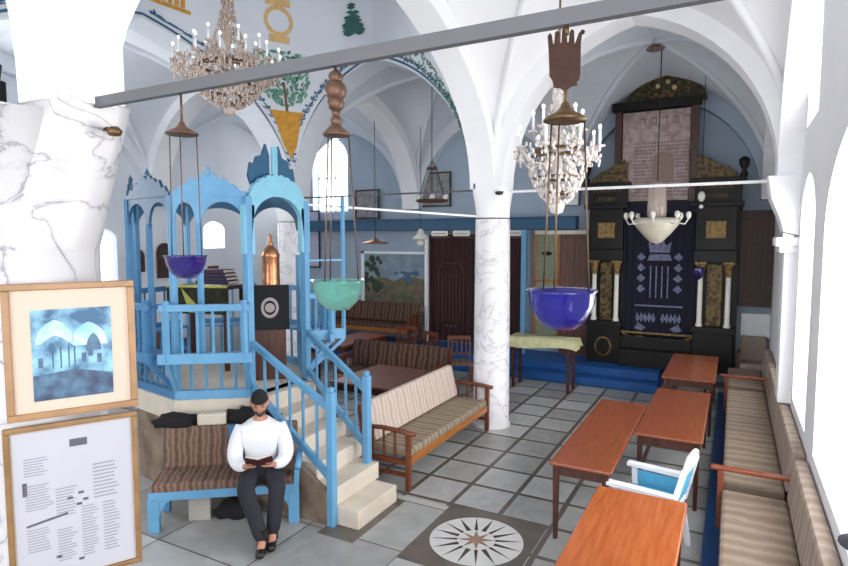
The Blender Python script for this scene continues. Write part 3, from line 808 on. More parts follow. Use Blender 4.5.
b.build('upper_balusters', M['blue'], t)
# entrance arch (plane x = -4.42, between A and D)
b = MB(); n_ = 40; L = 0.9; prev = None
for i in range(n_ + 1):
    u = -1 + 2 * i / n_; s = PV['A'][1] + L * (u + 1) / 2
    hi = 3.02 + 0.36 * math.sqrt(max(0, 1 - (u * 0.98) ** 2)) + 0.02 * abs(math.sin(u * 14))
    ui = abs(u) / 0.86
    lo = 2.72 if ui >= 1 else 2.86 + 0.3 * math.sqrt(1 - ui * ui)
    if prev:
        s0, l0, h0 = prev
        vs = [(x, y, z) for x in (-4.45, -4.39) for y, z in ((s0, l0), (s, lo), (s, hi), (s0, h0))]
        b.add(vs, [(0, 1, 2, 3), (7, 6, 5, 4), (0, 4, 5, 1), (3, 2, 6, 7)])
    prev = (s, lo, hi)
b.box(-4.45, -4.39, 4.32, 4.46, 2.55, 3.05); b.box(-4.45, -4.39, 5.2, 5.34, 2.55, 3.05)
b.build('entrance_arch', M['cyan'], t)
b = MB()
for sg in (-1, 1):
    pts2 = [(sg * 0.05, 3.38), (sg * 0.3, 3.22), (sg * 0.36, 3.36), (sg * 0.33, 3.5), (sg * 0.27, 3.49), (sg * 0.24, 3.57), (sg * 0.15, 3.6), (sg * 0.1, 3.72), (sg * 0.05, 3.6)]
    b.prism([(4.83 + y, z) for y, z in pts2], 'x', -4.5, -4.47)
b.build('crest_panel', M['teal'], t)
MB().box(-4.47, -4.43, 4.79, 4.87, 3.35, 3.7).build('crest_spine', M['cyan'], t, bevel=0.01)
# stair of six stone steps descending towards +x
b = MB(); nst = 6; rise = ZP / nst
for i in range(nst):
    x1 = -2.98 - 0.255 * i; 
    if i == nst - 1: x1 = -2.98 - 0.255 * i
    ya = 4.26 + 0.02 * i; yb = 4.95 + 0.06 * i
    b.box(-4.5, x1, ya, yb, rise * i, rise * (i + 1))
o = b.build('stairs', M['stone'], bevel=0.008); tag(o, 'cream stone staircase climbing to the blue reading platform', 'stairs')
b = MB(); b.prism([(-3.26, 0), (-3.26, 0.3), (-4.4, 1.0), (-4.4, 0)], 'y', 4.2, 4.25)
o = b.build('stair_side', M['stone_dark'], t)
# stair railings
def stair_rail(y0, y1, x0, x1, foot0, label):
    r = thing('stair_railing', label, 'railing', (x0, y0, foot0), 0, 'blue railings of the platform stairs')
    def W(x, z):
        q = (x - x0) / (x1 - x0); return (x - x0, (y1 - y0) * q, z - foot0)
    b = MB(); b.bar(W(x0, foot0), W(x0, 1.28), 0.075); b.bar(W(x0, 1.28), W(x0, 1.33), 0.05); b.build('newel_post', M['blue'], r, bevel=0.008)
    MB().bar(W(x0, 1.12), W(x1, 1.62), 0.05, 0.07).build('handrail', M['blue'], r, bevel=0.008)
    MB().bar(W(x0, 0.45 if foot0 < .1 else .52), W(x1, 1.16), 0.045, 0.07).build('bottom_rail', M['blue'], r, bevel=0.006)
    for i in range(1, 6):
        q = i / 6; x = x0 + (x1 - x0) * q
        MB().bar(W(x, 0.47 + 0.69 * q), W(x, 1.12 + 0.5 * q), 0.022).build('baluster', M['blue'], r)
stair_rail(4.22, 4.38, -3.25, -4.38, 0.0, 'near blue stair railing, the one beside the seated man')
stair_rail(4.93, 5.26, -3.33, -4.38, 0.35, 'far blue stair railing, the one beside the wooden sofa')

# things on the platform
t = thing('lectern', 'lectern covered by dark embroidered velvet inside the platform entrance', 'lectern', (-4.83, 5.12, ZP), -0.8)
MB().box(-0.12, 0.12, -0.18, 0.18, 0, 1.05).build('stand', M['dark_wood'], t)
MB().box(-0.17, 0.17, -0.22, 0.22, 1.05, 1.1).build('desk_top', M['dark_wood'], t)
MB().box(0.17, 0.185, -0.22, 0.22, 0.6, 1.12).build('velvet_cover', M['black'], t, bevel=0.005)
b = MB(); b.lathe([(0.07, 0), (0.1, 0)], (0, 0, 0), 20, sy=1); b.xf(Matrix.Translation((0.19, 0, 0.86)) @ Matrix.Rotation(PI / 2, 4, 'Y') @ Matrix.Scale(1.2, 4, (1, 0, 0)))
b2 = MB(); b2.lathe([(0.001, 0), (0.055, 0)], (0, 0, 0), 16); b2.xf(Matrix.Translation((0.189, 0, 0.86)) @ Matrix.Rotation(PI / 2, 4, 'Y'))
SV = mat('silver_embroidery', (150, 140, 140), 0.5, 0.3)
b.build('embroidered_wreath', SV, t); b2.build('embroidered_emblem', SV, t)
t = thing('scroll_case', 'copper domed scroll case standing on the platform lectern', 'scroll case', (-4.78, 5.1, ZP + 1.1))
MB().lathe([(0.1, 0), (0.105, 0.06), (0.1, 0.1), (0.1, 0.34), (0.107, 0.36), (0.085, 0.42), (0.04, 0.47), (0.001, 0.48)], n=20).build('body', M['copper'], t)
MB().lathe([(0.02, 0.46), (0.035, 0.5), (0.015, 0.53), (0.028, 0.57), (0.001, 0.62)], n=12).build('finial', M['copper'], t)
t = thing('reading_desk', 'dark desk with a yellow-green edged cloth on the platform', 'desk', (-5.95, 5.2, ZP), 0.3)
MB().box(-0.4, 0.4, -0.25, 0.25, 1.02, 1.06).build('desk_top', M['dark_wood'], t)
b = MB(); b.box(-0.41, 0.41, -0.27, -0.255, 0.72, 1.05); b.build('cloth', mat('dark_green_cloth', (50, 54, 30), 0.9, col2=(28, 26, 20), scale=20), t)
b = MB(); b.box(-0.42, 0.42, -0.275, -0.25, 1.05, 1.08); b.add([(-.2, -.28, 1.05), (0.1, -.28, .74), (-.1, -.28, .74)], [(0, 1, 2)]); b.build('cloth_edge', mat('yellow_green_trim', (178, 176, 90), 0.8), t)
for sx in (-1, 1):
    for sy in (-1, 1): MB().bar((sx * 0.36, sy * 0.2, 0), (sx * 0.36, sy * 0.2, 1.02), 0.05).build('leg', M['dark_wood'], t)
for i, lab in enumerate(('bottom and widest', 'second from the bottom', 'third from the bottom', 'topmost and narrowest')):
    bt = thing('book', 'dark purple book lying on the platform desk, %s of the stack' % lab, 'book', (-5.8, 5.25, ZP + 1.08 + i * 0.047), 0.3, 'dark books stacked on the platform desk')
    MB().box(-0.25 + 0.02 * i, 0.2 - 0.02 * i, -0.14, 0.14, 0, 0.045).build('cover', mat('purple_black_cover_%d' % i, (34 + 6 * i, 30, 60), 0.6), bt, bevel=0.004)
    MB().box(-0.245 + 0.02 * i, 0.205 - 0.02 * i, -0.13, 0.13, 0.008, 0.037).build('pages', mat('book_pages_%d' % i, (190, 182, 168), 0.8), bt)

# ---------------------------------------------------------------- bench in front of the platform, blue frame (local: x along, -y front)
BA = math.atan2(0.70, 0.91)
t = thing('blue_bench', 'blue framed bench with brown striped cushions where the man sits', 'bench', (-4.1, 3.75, 0), BA)
MB().box(-0.68, 0.62, -0.02, 0.44, 0.33, 0.46).build('seat_cushion', M['cush_x'], t, bevel=0.03)
c = MB(); c.prism([(0.36, 0.45), (0.44, 0.84), (0.52, 0.84), (0.46, 0.45)], 'x', -0.68, -0.02); c.build('back_cushion', M['cush_x'], t, bevel=0.025)
c = MB(); c.prism([(0.36, 0.45), (0.44, 0.84), (0.52, 0.84), (0.46, 0.45)], 'x', 0.0, 0.62); c.build('back_cushion', M['cush_x'], t, bevel=0.025)
b = MB(); b.box(-0.7, 0.64, -0.03, 0.0, 0.3, 0.38)
b.build('front_rail', M['blue'], t, bevel=0.006)
for s, x in ((-1, -0.66), (1, 0.6)):
    b = MB(); b.prism([(x - 0.05, 0), (x + 0.05, 0), (x + 0.05 , 0.32), (x - 0.05, 0.32)], 'y', -0.03, 0.03)
    b.prism([(x - s * 0.04, 0.32), (x - s * 0.2, 0.32), (x - s * 0.11, 0.27), (x - s * 0.06, 0.18), (x - s * 0.04, 0.1)], 'y', -0.02, 0.01)
    b.build('leg', M['blue'], t, bevel=0.005)
    MB().bar((x, 0.43, 0), (x, 0.5, 0.62 if s > 0 else 0.8), 0.06).build('leg', M['blue_mid'], t, bevel=0.005)
b = MB(); b.tube([(0.64, 0.46, 0.6), (0.65, 0.2, 0.62), (0.65, 0.0, 0.6), (0.64, -0.06, 0.54)], [0.028, 0.032, 0.034, 0.03], 8); b.bar((0.62, -0.01, 0.3), (0.64, -0.02, 0.58), 0.05)
b.build('armrest', M['blue'], t)
MB().box(-0.045, 0.01, 0.35, 0.4, 0.5, 0.86).build('back_divider', M['blue_mid'], t)
def lump(name, label, cat, loc, r, m, sx=1, sy=1, sz=1, rz=0):
    bm = bmesh.new(); bmesh.ops.create_icosphere(bm, subdivisions=3, radius=1)
    for v in bm.verts:
        k_ = 1 + 0.22 * math.sin(v.co.x * 5 + loc[0] * 9) * math.cos(v.co.y * 4 + loc[1] * 7) + 0.1 * math.sin(v.co.z * 9 + v.co.x * 7)
        v.co = Vector((v.co.x * sx * r * k_, v.co.y * sy * r * k_, max(v.co.z * k_, -0.6) * sz * r + 0.6 * sz * r))
    me = bpy.data.meshes.new(name); bm.to_mesh(me); bm.free(); me.materials.append(m)
    for p in me.polygons: p.use_smooth = True
    o = bpy.data.objects.new(name, me); C.objects.link(o); o.location = loc; o.rotation_euler[2] = rz
    return tag(o, label, cat)
def bl(x, y, z): return (-4.1 + x * math.cos(BA) - y * math.sin(BA), 3.75 + x * math.sin(BA) + y * math.cos(BA), z)
lump('coat', 'black coat bundled on the bench back, left of the blue divider', 'coat', bl(-0.55, 0.5, 0.83), 0.16, M['black'], 1.4, 0.5, 0.55, BA)
lump('bag', 'black bag lying on the bench back, right behind the seated man', 'bag', bl(0.15, 0.5, 0.83), 0.17, M['black'], 1.7, 0.5, 0.6, BA)
o = MB().box(-0.14, 0.14, -0.06, 0.06, 0, 0.12).build('cloth_bundle', M['stone'], bevel=0.02, loc=bl(-0.22, 0.5, 0.84), rz=BA); tag(o, 'folded cream cloth between the two black bundles on bench back', 'cloth')
o = MB().box(-0.1, 0.1, -0.08, 0.08, 0, 0.22).build('cardboard_box', mat('grey_card', (170, 166, 160), 0.8), bevel=0.004, loc=bl(-0.3, 0.25, 0), rz=BA); tag(o, 'pale grey box on the floor under the blue bench', 'box')
lump('duffel_bag', 'black bag on the floor under the blue bench', 'bag', bl(0.02, 0.22, 0), 0.15, M['black'], 1.2, 0.8, 0.7, BA)

# ---------------------------------------------------------------- framed pictures hanging on the near pillar
def frame(label, w_, h_, loc, rz, mf, group=None, fw=0.035, mount=0.075):
    t = thing('framed_picture', label, 'framed picture', loc, rz, group)
    b = MB(); b.box(0, w_, -0.03, 0, 0, fw); b.box(0, w_, -0.03, 0, h_ - fw, h_); b.box(0, fw, -0.03, 0, fw, h_ - fw); b.box(w_ - fw, w_, -0.03, 0, fw, h_ - fw)
    b.build('frame', mf, t, bevel=0.006)
    MB().box(fw, w_ - fw, -0.014, -0.004, fw, h_ - fw).build('mount', mat('cream_mount', (190, 174, 158), 0.7, var=0.02), t)
    return t
fr = math.atan2(0.88, 0.476)
t = frame('upper framed print of a blue domed interior in a light wooden frame', 0.585, 0.69, (-3.152, 1.49, 1.79), fr, mat('light_oak_frame', (150, 114, 78), 0.4, var=0.2, scale=10))
PM = mat('blue_print', (128, 176, 200), 0.5, col2=(44, 84, 118), scale=9, detail=8, thresh=(0.4, 0.62)); PD = mat('blue_print_dark', (70, 104, 130), 0.5, col2=(36, 50, 80), scale=14)
PL_ = mat('pale_print', (190, 212, 220), 0.5, col2=(120, 170, 195), scale=10)
MB().box(0.115, 0.47, -0.017, -0.014, 0.09, 0.555).build('print', PM, t)
def pc(pts, m, name, y=-0.0185):
    b = MB(); b.add([(x, y, z) for x, z in pts], [tuple(range(len(pts)))]); b.build(name, m, t)
def arcp(x0, x1, z0, h, n=14): return [(x0 + (x1 - x0) * i / n, z0 + h * gothic(-1 + 2 * i / n, 0.4)) for i in range(n + 1)]
pc(arcp(0.13, 0.3, 0.38, 0.12), PL_, 'printed_arch'); pc(arcp(0.28, 0.45, 0.36, 0.12), PL_, 'printed_arch')
pc(arcp(0.14, 0.29, 0.33, 0.09), PM, 'printed_arch_shade', -0.0195); pc(arcp(0.35, 0.42, 0.33, 0.09), PD, 'printed_arch_shade', -0.0195)
pc([(0.116, 0.091), (0.469, 0.091), (0.469, 0.2), (0.3, 0.24), (0.116, 0.22)], PD, 'printed_floor', -0.019)
pc([(0.19, 0.25), (0.3, 0.25), (0.3, 0.36), (0.245, 0.4), (0.19, 0.36)], PM, 'printed_platform', -0.0205)
b = MB()
for x in (0.2, 0.235, 0.27, 0.295): b.box(x, x + 0.006, -0.0215, -0.0205, 0.25, 0.36)
for x, z in ((0.33, .27), (0.36, .3), (0.4, .26), (.14, .26)): b.box(x, x + 0.02, -0.0215, -0.0205, z, z + 0.05)
b.build('printed_details', PD, t)
t = frame('lower framed text document in a brown frame, hanging below the blue print', 0.60, 0.86, (-3.165, 1.47, 0.9), fr, mat('brown_gilt_frame', (132, 100, 62), 0.4, var=0.3, scale=10), fw=0.028)
MB().box(0.035, 0.565, -0.018, -0.014, 0.035, 0.825).build('sheet', mat('white_paper', (168, 169, 178), 0.8, var=0.03, scale=3), t)
ink = mat('grey_print_ink', (136, 138, 148), 0.9); ink2 = mat('dark_print_ink', (84, 84, 94), 0.9)
b = MB()
def lines(x0, x1, z0, z1, n):
    for i in range(n):
        z = z0 + (z1 - z0) * i / n; b.box(x0, x1 - random.random() * 0.03, -0.0185, -0.018, z, z + (z1 - z0) / n * 0.4)
lines(0.08, 0.19, 0.6, 0.7, 7); lines(0.08, 0.2, 0.42, 0.56, 10); lines(0.21, 0.31, 0.36, 0.52, 10); lines(0.08, 0.19, 0.2, 0.33, 9); lines(0.21, 0.3, 0.12, 0.3, 12); lines(0.32, 0.4, 0.12, 0.4, 18); lines(0.38, 0.5, 0.42, 0.62, 10); lines(0.42, 0.5, 0.12, 0.4, 16)
b.build('text_column', ink, t)['kind'] = 'stuff'
b = MB(); b.box(0.28, 0.36, -0.0185, -0.018, 0.72, 0.76); b.box(0.07, 0.09, -0.0185, -0.018, 0.5, 0.57); b.bar((0.08, -0.0185, 0.34), (0.26, -0.0185, 0.37), 0.0015, 0.012, up=(0, 0, 1))
for x, z in ((0.26, 0.44), (0.31, 0.46), (0.33, 0.42), (0.3, 0.4), (.2, .14), (.3, .1)): b.box(x, x + 0.025, -0.0187, -0.018, z, z + 0.014)
b.build('headline', ink2, t)['kind'] = 'stuff'
# small dark box on the ledge of the near pillar
t = thing('ledge_radio', 'small dark box with wires on top of the near pillar ledge at far left', 'box', (-3.52, 1.66, 3.4))
MB().box(-0.07, 0.07, -0.06, 0.06, 0, 0.14).build('case', M['black_wood'], t, bevel=0.012)
MB().box(-0.12, 0.2, -0.1, 0.12, -0.02, 0.0).build('ledge_board', M['wall'], t)
b = MB(); b.tube([(0.07, 0, 0.02), (0.12, -0.02, 0.01), (0.14, 0.0, 0.2)], 0.006, 6); b.build('wire', M['iron'], t)

# ---------------------------------------------------------------- the ark
YA = 11.6
t = thing('torah_ark', 'tall black and gold carved ark with navy curtain and white columns', 'ark', (-1.22, YA, DZ))
def B(name, m, x0, x1, y0, y1, z0, z1, bev=0.008, par=None):
    o = MB().box(x0 + 1.22, x1 + 1.22, y0, y1, z0 - DZ, z1 - DZ).build(name, m, par or t, bevel=bev); return o
def LZ(z): return z - DZ
bodyp = B('cabinet', M['black_wood'], -2.55, 0.08, 0.08, 0.44, DZ, 3.5)
for x0, x1 in ((-2.5, -1.88), (-0.62, 0.03)):
    B('pedestal', M['black_wood'], x0, x1, -0.16, 0.1, DZ, 1.05); B('pedestal_moulding', M['black_wood'], x0 - 0.03, x1 + 0.03, -0.19, 0.1, 1.02, 1.12)
    B('carved_panel', M['gold'], x0 + 0.2, x1 - 0.2, 0.02, 0.1, 1.12, 2.25)
    for xc in (x0 + 0.1, x1 - 0.1):
        b = MB(); b.lathe([(0.06, 1.12), (0.06, 1.16), (0.045, 1.18), (0.042, 2.0), (0.045, 2.02)], (xc + 1.22, -0.05, -DZ), 16)
        b.build('white_column', M['milk'], t)
        b = MB(); b.lathe([(0.045, 2.02), (0.055, 2.08), (0.075, 2.2), (0.09, 2.25)], (xc + 1.22, -0.05, -DZ), 12); b.box(xc + 1.13, xc + 1.31, -0.14, 0.04, 2.25 - DZ, 2.29 - DZ); b.build('gilded_capital', M['goldleaf'], t)
    B('entablature', M['black_wood'], x0 - 0.02, x1 + 0.02, -0.16, 0.1, 2.29, 2.5)
    B('frieze', M['black_wood'], x0, x1, -0.08, 0.1, 2.5, 3.3)
    B('gilded_square', M['goldleaf'], (x0 + x1) / 2 - 0.16, (x0 + x1) / 2 + 0.16, -0.1, -0.08, 2.72, 3.02)
    B('cornice', M['black_wood'], x0 - 0.1, x1 + 0.1, -0.18, 0.1, 3.28, 3.36); B('inscription_board', M['black_wood'], x0 - 0.04, x1 + 0.06, -0.1, 0.1, 3.36, 3.72); B('cornice', M['black_wood'], x0 - 0.12, x1 + 0.12, -0.18, 0.1, 3.7, 3.78)
    # gilded row of letters
    b = MB(); xx = x0 + 0.04
    for zz in (3.6, 3.44):
        xx = x0 + 0.04 + (0.1 if zz < 3.5 else 0)
        while xx < x1 - 0.06 - (0.1 if zz < 3.5 else 0):
            wd = random.choice((0.02, 0.03, 0.035)); 
            b.box(xx + 1.22, xx + wd + 1.22, -0.108, -0.1, zz + 0.045 - DZ, zz + 0.055 - DZ)
            b.box(xx + wd + 1.212, xx + wd + 1.22, -0.108, -0.1, zz - DZ, zz + 0.055 - DZ)
            if random.random() < .5: b.box(xx + 1.22, xx + wd + 1.22, -0.108, -0.1, zz - DZ, zz + 0.01 - DZ)
            xx += wd + 0.018
    b.build('gilded_inscription', M['goldleaf'], t)['kind'] = 'stuff'
    # gilded scroll on top
    b = MB(); sg = 1 if x0 < -1 else -1; xc = (x0 + x1) / 2 + 1.22
    pts2 = [(xc - sg * 0.3, 0), (xc - sg * 0.3, 0.08), (xc - sg * 0.15, 0.2), (xc, 0.26), (xc + sg * 0.15, 0.36), (xc + sg * 0.3, 0.42), (xc + sg * 0.36, 0.36), (xc + sg * 0.36, 0)]
    b.prism([(x, z + 3.78 - DZ) for x, z in pts2], 'y', -0.06, 0.02); b.build('gilded_scroll', M['gold'], t, bevel=0.01)
    b = MB(); b.lathe([(0.05, 0), (0.07, 0.05), (0.03, 0.12), (0.075, 0.2), (0.09, 0.3), (0.05, 0.34), (0.001, 0.36)], (xc - sg * 0.4, -0.05, 3.78 - DZ), 12); b.build('urn', M['black_wood'], t)
b = MB(); b.lathe([(0.001, -0.02), (0.13, -0.02), (0.16, 0), (0.13, 0.0)], n=24); b.xf(Matrix.Translation((-2.19 + 1.22, -0.17, 0.62 - DZ)) @ Matrix.Rotation(PI / 2, 4, 'X') @ Matrix.Scale(1.25, 4, (0, 1, 0))); b.build('medallion', M['goldleaf'], t)
# curtain with folds and embroidery
b = MB(); n_ = 60; zs2 = [0.9, 1.5, 2.2, 2.8, 3.32]
vs = [(-0.65 + 1.3 * i / n_, -0.02 + 0.014 * math.sin(i * 1.1), z - DZ) for z in zs2 for i in range(n_ + 1)]
b.add(vs, [(r_ * (n_ + 1) + i, r_ * (n_ + 1) + i + 1, (r_ + 1) * (n_ + 1) + i + 1, (r_ + 1) * (n_ + 1) + i) for r_ in range(4) for i in range(n_)], True)
cu = b.build('curtain', mat('navy_velvet', (12, 14, 40), 0.85, var=0.4, scale=5), t)
SE = mat('silver_grey_embroidery', (120, 124, 150), 0.6, col2=(70, 74, 110), scale=30)
b = MB(); y = -0.04
def em(pts): b.add([(x, y, z - DZ) for x, z in pts], [tuple(range(len(pts)))])
for sg in (-1, 1):
    for z in (2.36, 2.16, 1.96, 1.76): em([(sg * 0.24, z), (sg * 0.33, z + 0.09), (sg * 0.4, z), (sg * 0.33, z - 0.07)])
    for a_ in range(5): em([(sg * (0.04 + .07 * a_), 1.2 + .03 * (a_ % 2)), (sg * (.09 + .07 * a_), 1.32), (sg * (.12 + .07 * a_), 1.2), (sg * (.08 + .07 * a_), 1.12)])
    em([(sg * 0.2, 1.02), (sg * .35, 1.12), (sg * .42, 1.0), (sg * .3, .96)])
em([(-0.17, 2.45), (-0.2, 2.65), (-0.1, 2.58), (-0.05, 2.72), (0, 2.62), (0.05, 2.72), (0.1, 2.58), (0.2, 2.65), (0.17, 2.45)])
em([(-0.22, 2.3), (-0.17, 2.42), (0.17, 2.42), (0.22, 2.3)])
for x in (-.15, -.05, .05, .15): em([(x - .012, 1.6), (x + .012, 1.6), (x + .012, 2.2), (x - .012, 2.2)])
em([(-0.42, 1.43), (0.42, 1.43), (0.42, 1.46), (-0.42, 1.46)])
b.build('curtain_embroidery', SE, t)
B('curtain_valance', mat('navy_valance', (12, 14, 42), 0.8), -1.87, -0.57, -0.06, 0.06, 3.18, 3.36)
b = MB(); b.tube([(-0.62, -0.1, 0.9 - DZ), (-0.45, -0.1, 0.82 - DZ), (-0.3, -0.1, 0.87 - DZ), (-.1, -.1, .79 - DZ), (0.05, -0.1, 0.85 - DZ), (0.25, -0.1, 0.78 - DZ), (0.45, -0.1, 0.84 - DZ), (0.62, -0.1, 0.9 - DZ)], 0.02, 6); b.bar((-.65, -.1, .93 - DZ), (.65, -.1, .93 - DZ), .02, .03); b.build('gilded_swag', M['goldleaf'], t)
B('step', M['black_wood'], -1.88, -0.62, -0.3, 0.08, DZ, 0.62); B('step', M['black_wood'], -1.88, -0.62, -0.12, 0.08, 0.62, 0.86)
# upper tablet
B('tablet_backing', M['black_wood'], -2.06, -0.66, 0.1, 0.4, 3.4, 5.2)
for x0, x1 in ((-2.08, -1.96), (-0.76, -0.64)): B('tablet_pilaster', M['dark_wood'], x0, x1, -0.02, 0.1, 3.38, 5.15)
B('tablet_cornice', M['black_wood'], -2.14, -0.6, -0.08, 0.1, 5.1, 5.26)
tb = B('stone_tablet', mat('pinkish_grey_tablet', (188, 170, 166), 0.7, col2=(150, 132, 130), scale=12), -1.95, -0.77, 0.04, 0.1, 3.42, 5.08)
b = MB()
for row, z in enumerate((4.82,)):
    for i in range(5):
        x = -0.42 + i * 0.19; b.box(x, x + 0.1, 0.033, 0.04, z + 0.11 - DZ, z + 0.135 - DZ); b.box(x + 0.08, x + 0.1, 0.033, 0.04, z - DZ, z + 0.13 - DZ)
        if i % 2: b.box(x, x + 0.1, 0.033, 0.04, z - DZ, z + 0.02 - DZ)
for i in range(16):
    z = 3.5 + i * 0.065; q = 0
    x = -0.5
    while x < 0.5:
        wd = random.uniform(0.02, 0.05)
        if not (abs(x) < .2 and 3.8 < z < 4.3): b.box(x, x + wd, 0.034, 0.04, z - DZ, z + 0.03 - DZ)
        x += wd + 0.02
b.build('carved_letters', mat('grey_carving', (132, 114, 116), 0.8), t)['kind'] = 'stuff'
b = MB(); vs = arcp(-0.19, 0.19, 4.2 - DZ, 0.12); b.prism([(-0.19, 3.8 - DZ)] + vs + [(0.19, 3.8 - DZ)], 'y', 0.03, 0.04); b.build('carved_doorway', mat('tan_carving', (150, 130, 118), 0.8), t)
# crest: rounded gable of carved foliage
cr = [(-0.7 + 1.4 * i / 28, 5.26 + 0.44 * math.sin(PI * i / 28) ** 0.7) for i in range(29)]
b = MB(); b.prism([(x, z - DZ) for x, z in [(-0.7, 5.2)] + cr + [(0.7, 5.2)]], 'y', 0.0, 0.12); b.build('crest', mat('dark_green_gilt_carving', (74, 68, 40), 0.6, 0.2, col2=(22, 26, 22), scale=14, bump=0.8), t)
b = MB()
for i in range(70):
    a = random.uniform(0.1, PI - 0.1); r = random.uniform(0.1, 0.95); x = 0.66 * r * math.cos(a); z = 5.28 + 0.42 * r * math.sin(a)
    b.ball((x, -0.005, z - DZ), random.uniform(0.025, 0.05), 6, 1, 0.5, 1)
b.build('crest_foliage', M['gold'], t)
b = MB()
for x, z in ((-.12, 5.5), (.05, 5.56), (0.16, 5.45)): b.ball((x, -0.03, z - DZ), 0.045, 8)
b.build('crest_rosette', mat('pale_gilt', (214, 196, 140), 0.5, 0.2), t)
o = t

# notice cabinet / lattice board right of the ark
t = thing('lattice_cabinet', 'dark brown wall cabinet with small square grid right of the ark', 'cabinet', (0.31, 11.87, 1.5))
MB().box(-0.29, 0.29, 0, 0.1, 0, 1.7).build('back_board', mat('brown_board', (78, 56, 48), 0.6, var=0.2), t)
b = MB()
for i in range(8): b.bar((-0.29 + 0.58 * i / 7, -0.01, 0), (-0.29 + 0.58 * i / 7, -0.01, 1.7), 0.02)
for i in range(13): b.bar((-0.29, -0.012, 1.7 * i / 12), (0.29, -0.012, 1.7 * i / 12), 0.022)
b.build('grid', mat('reddish_grid', (52, 34, 30), 0.5), t)
t = thing('notice_sheet', 'pale white sheet on the wall under the dark grid cabinet', 'notice', (0.4, 12.07, 0.9))
MB().box(-0.24, 0.24, -0.01, 0.02, 0, 0.44).build('sheet', mat('white_notice', (246, 250, 252), 0.6), t)
t = thing('oil_jar', 'small dark red jar on top of the grid cabinet', 'jar', (0.05, 12.02, 3.2))
MB().lathe([(0.001, 0), (0.05, 0), (0.065, 0.08), (0.04, 0.14), (0.03, 0.2), (0.001, 0.2)], n=14).build('body', mat('dark_red_glaze', (90, 44, 40), 0.3), t)
t = thing('side_chair', 'brown wooden armchair with beige cushion in the corner beside ark', 'chair', (0.36, 11.6, 0), 0)
MB().box(-0.2, 0.22, -0.1, 0.3, 0.38, 0.5).build('seat', M['cush'], t, bevel=0.02)
MB().box(-0.2, 0.22, 0.28, 0.36, 0.5, 0.95).build('backrest', M['cush'], t, bevel=0.02)
for sx in (-1, 1):
    MB().bar((sx * 0.22, -0.08, 0.1), (sx * 0.22, -0.08, 0.66), 0.04).build('leg', M['mid_wood'], t); MB().bar((sx * 0.22, 0.3, 0), (sx * 0.22, 0.3, 0.66), 0.04).build('leg', M['mid_wood'], t)
    MB().bar((sx * 0.22, -0.12, 0.68), (sx * 0.22, 0.34, 0.68), 0.05, 0.03).build('armrest', M['mid_wood'], t)

# ---------------------------------------------------------------- back wall furniture
t = thing('shelf_beam', 'long teal painted beam shelf high along the back wall', 'shelf', (-6.6, 11.8, 2.9))
MB().box(-3.7, 3.75, 0, 0.3, 0, 0.24).build('fascia', M['teal'], t, bevel=0.01)
MB().box(-3.7, 3.75, -0.04, 0.3, 0.24, 0.27).build('shelf_top', M['teal'], t)
MB().box(2.9, 4.0, 0.02, 0.2, -0.1, -0.02).build('lower_strip', M['stone'], t)
def doors(x0, x1, label, idx):
    t = thing('double_door', label, 'door', ((x0 + x1) / 2, 11.98, DZ))
    w_ = x1 - x0
    b = MB()
    for s in (-1, 1): b.box(s * w_ / 2 - 0.05, s * w_ / 2 + 0.05, -0.03, 0.1, 0, 2.5)
    b.box(-w_ / 2 - 0.05, w_ / 2 + 0.05, -0.03, 0.1, 2.42, 2.5); b.build('door_frame', M['dark_wood'], t)
    cm = mat('maroon_velvet', (52, 18, 22), 0.8, var=0.4, scale=4)
    for s in (-1, 1):
        b = MB(); n_ = 30; zz = (0.05, 2.42)
        x_a, x_b = (-w_ / 2 + 0.05, -0.01) if s < 0 else (0.01, w_ / 2 - 0.05)
        vs = [(x_a + (x_b - x_a) * i / n_, -0.02 + 0.02 * math.sin(i * 1.4), z) for z in zz for i in range(n_ + 1)]
        b.add(vs, [(i, i + 1, n_ + 2 + i, n_ + 1 + i) for i in range(n_)], True); c_ = b.build('curtain', cm, t)
        xm = (x_a + x_b) / 2; b = MB()
        b.tube([(xm - 0.32, -0.05, 0.3), (xm - 0.32, -0.05, 1.7), (xm - 0.2, -0.05, 1.85), (xm + .2, -0.05, 1.85), (xm + 0.32, -0.05, 1.7), (xm + .32, -0.05, .3)], 0.008, 5)
        for q in range(6): b.bar((xm - .22 + .088 * q, -.05, .5), (xm - .22 + .088 * q, -.05, 1.6), .008)
        for q in range(3): b.ball((xm - .1 + .1 * q, -.05, .4), .03, 6, 1, .3, 1)
        b.build('curtain_braid', mat('faded_gold_braid', (104, 70, 62), 0.7), t)
    return t
doors(-6.3, -4.0, 'dark maroon curtained double doorway behind the marble column', 1)
for i, (x, lab) in enumerate(((-5.95, 'leftmost'), (-5.4, 'second from the left'), (-4.2, 'rightmost, just right of the marble column'))):
    o = MB().box(-0.21, 0.21, -0.03, 0.02, 0, 0.13).build('oval_plaque', M['milk'], bevel=0.05, loc=(x, 11.83, 2.765)); tag(o, 'white oval plaque under the teal beam, ' + lab, 'plaque', 'white oval plaques above the doorway')
    MB().box(-0.16, 0.16, -0.035, -0.03, 0.055, 0.075).build('lettering', ink, o)
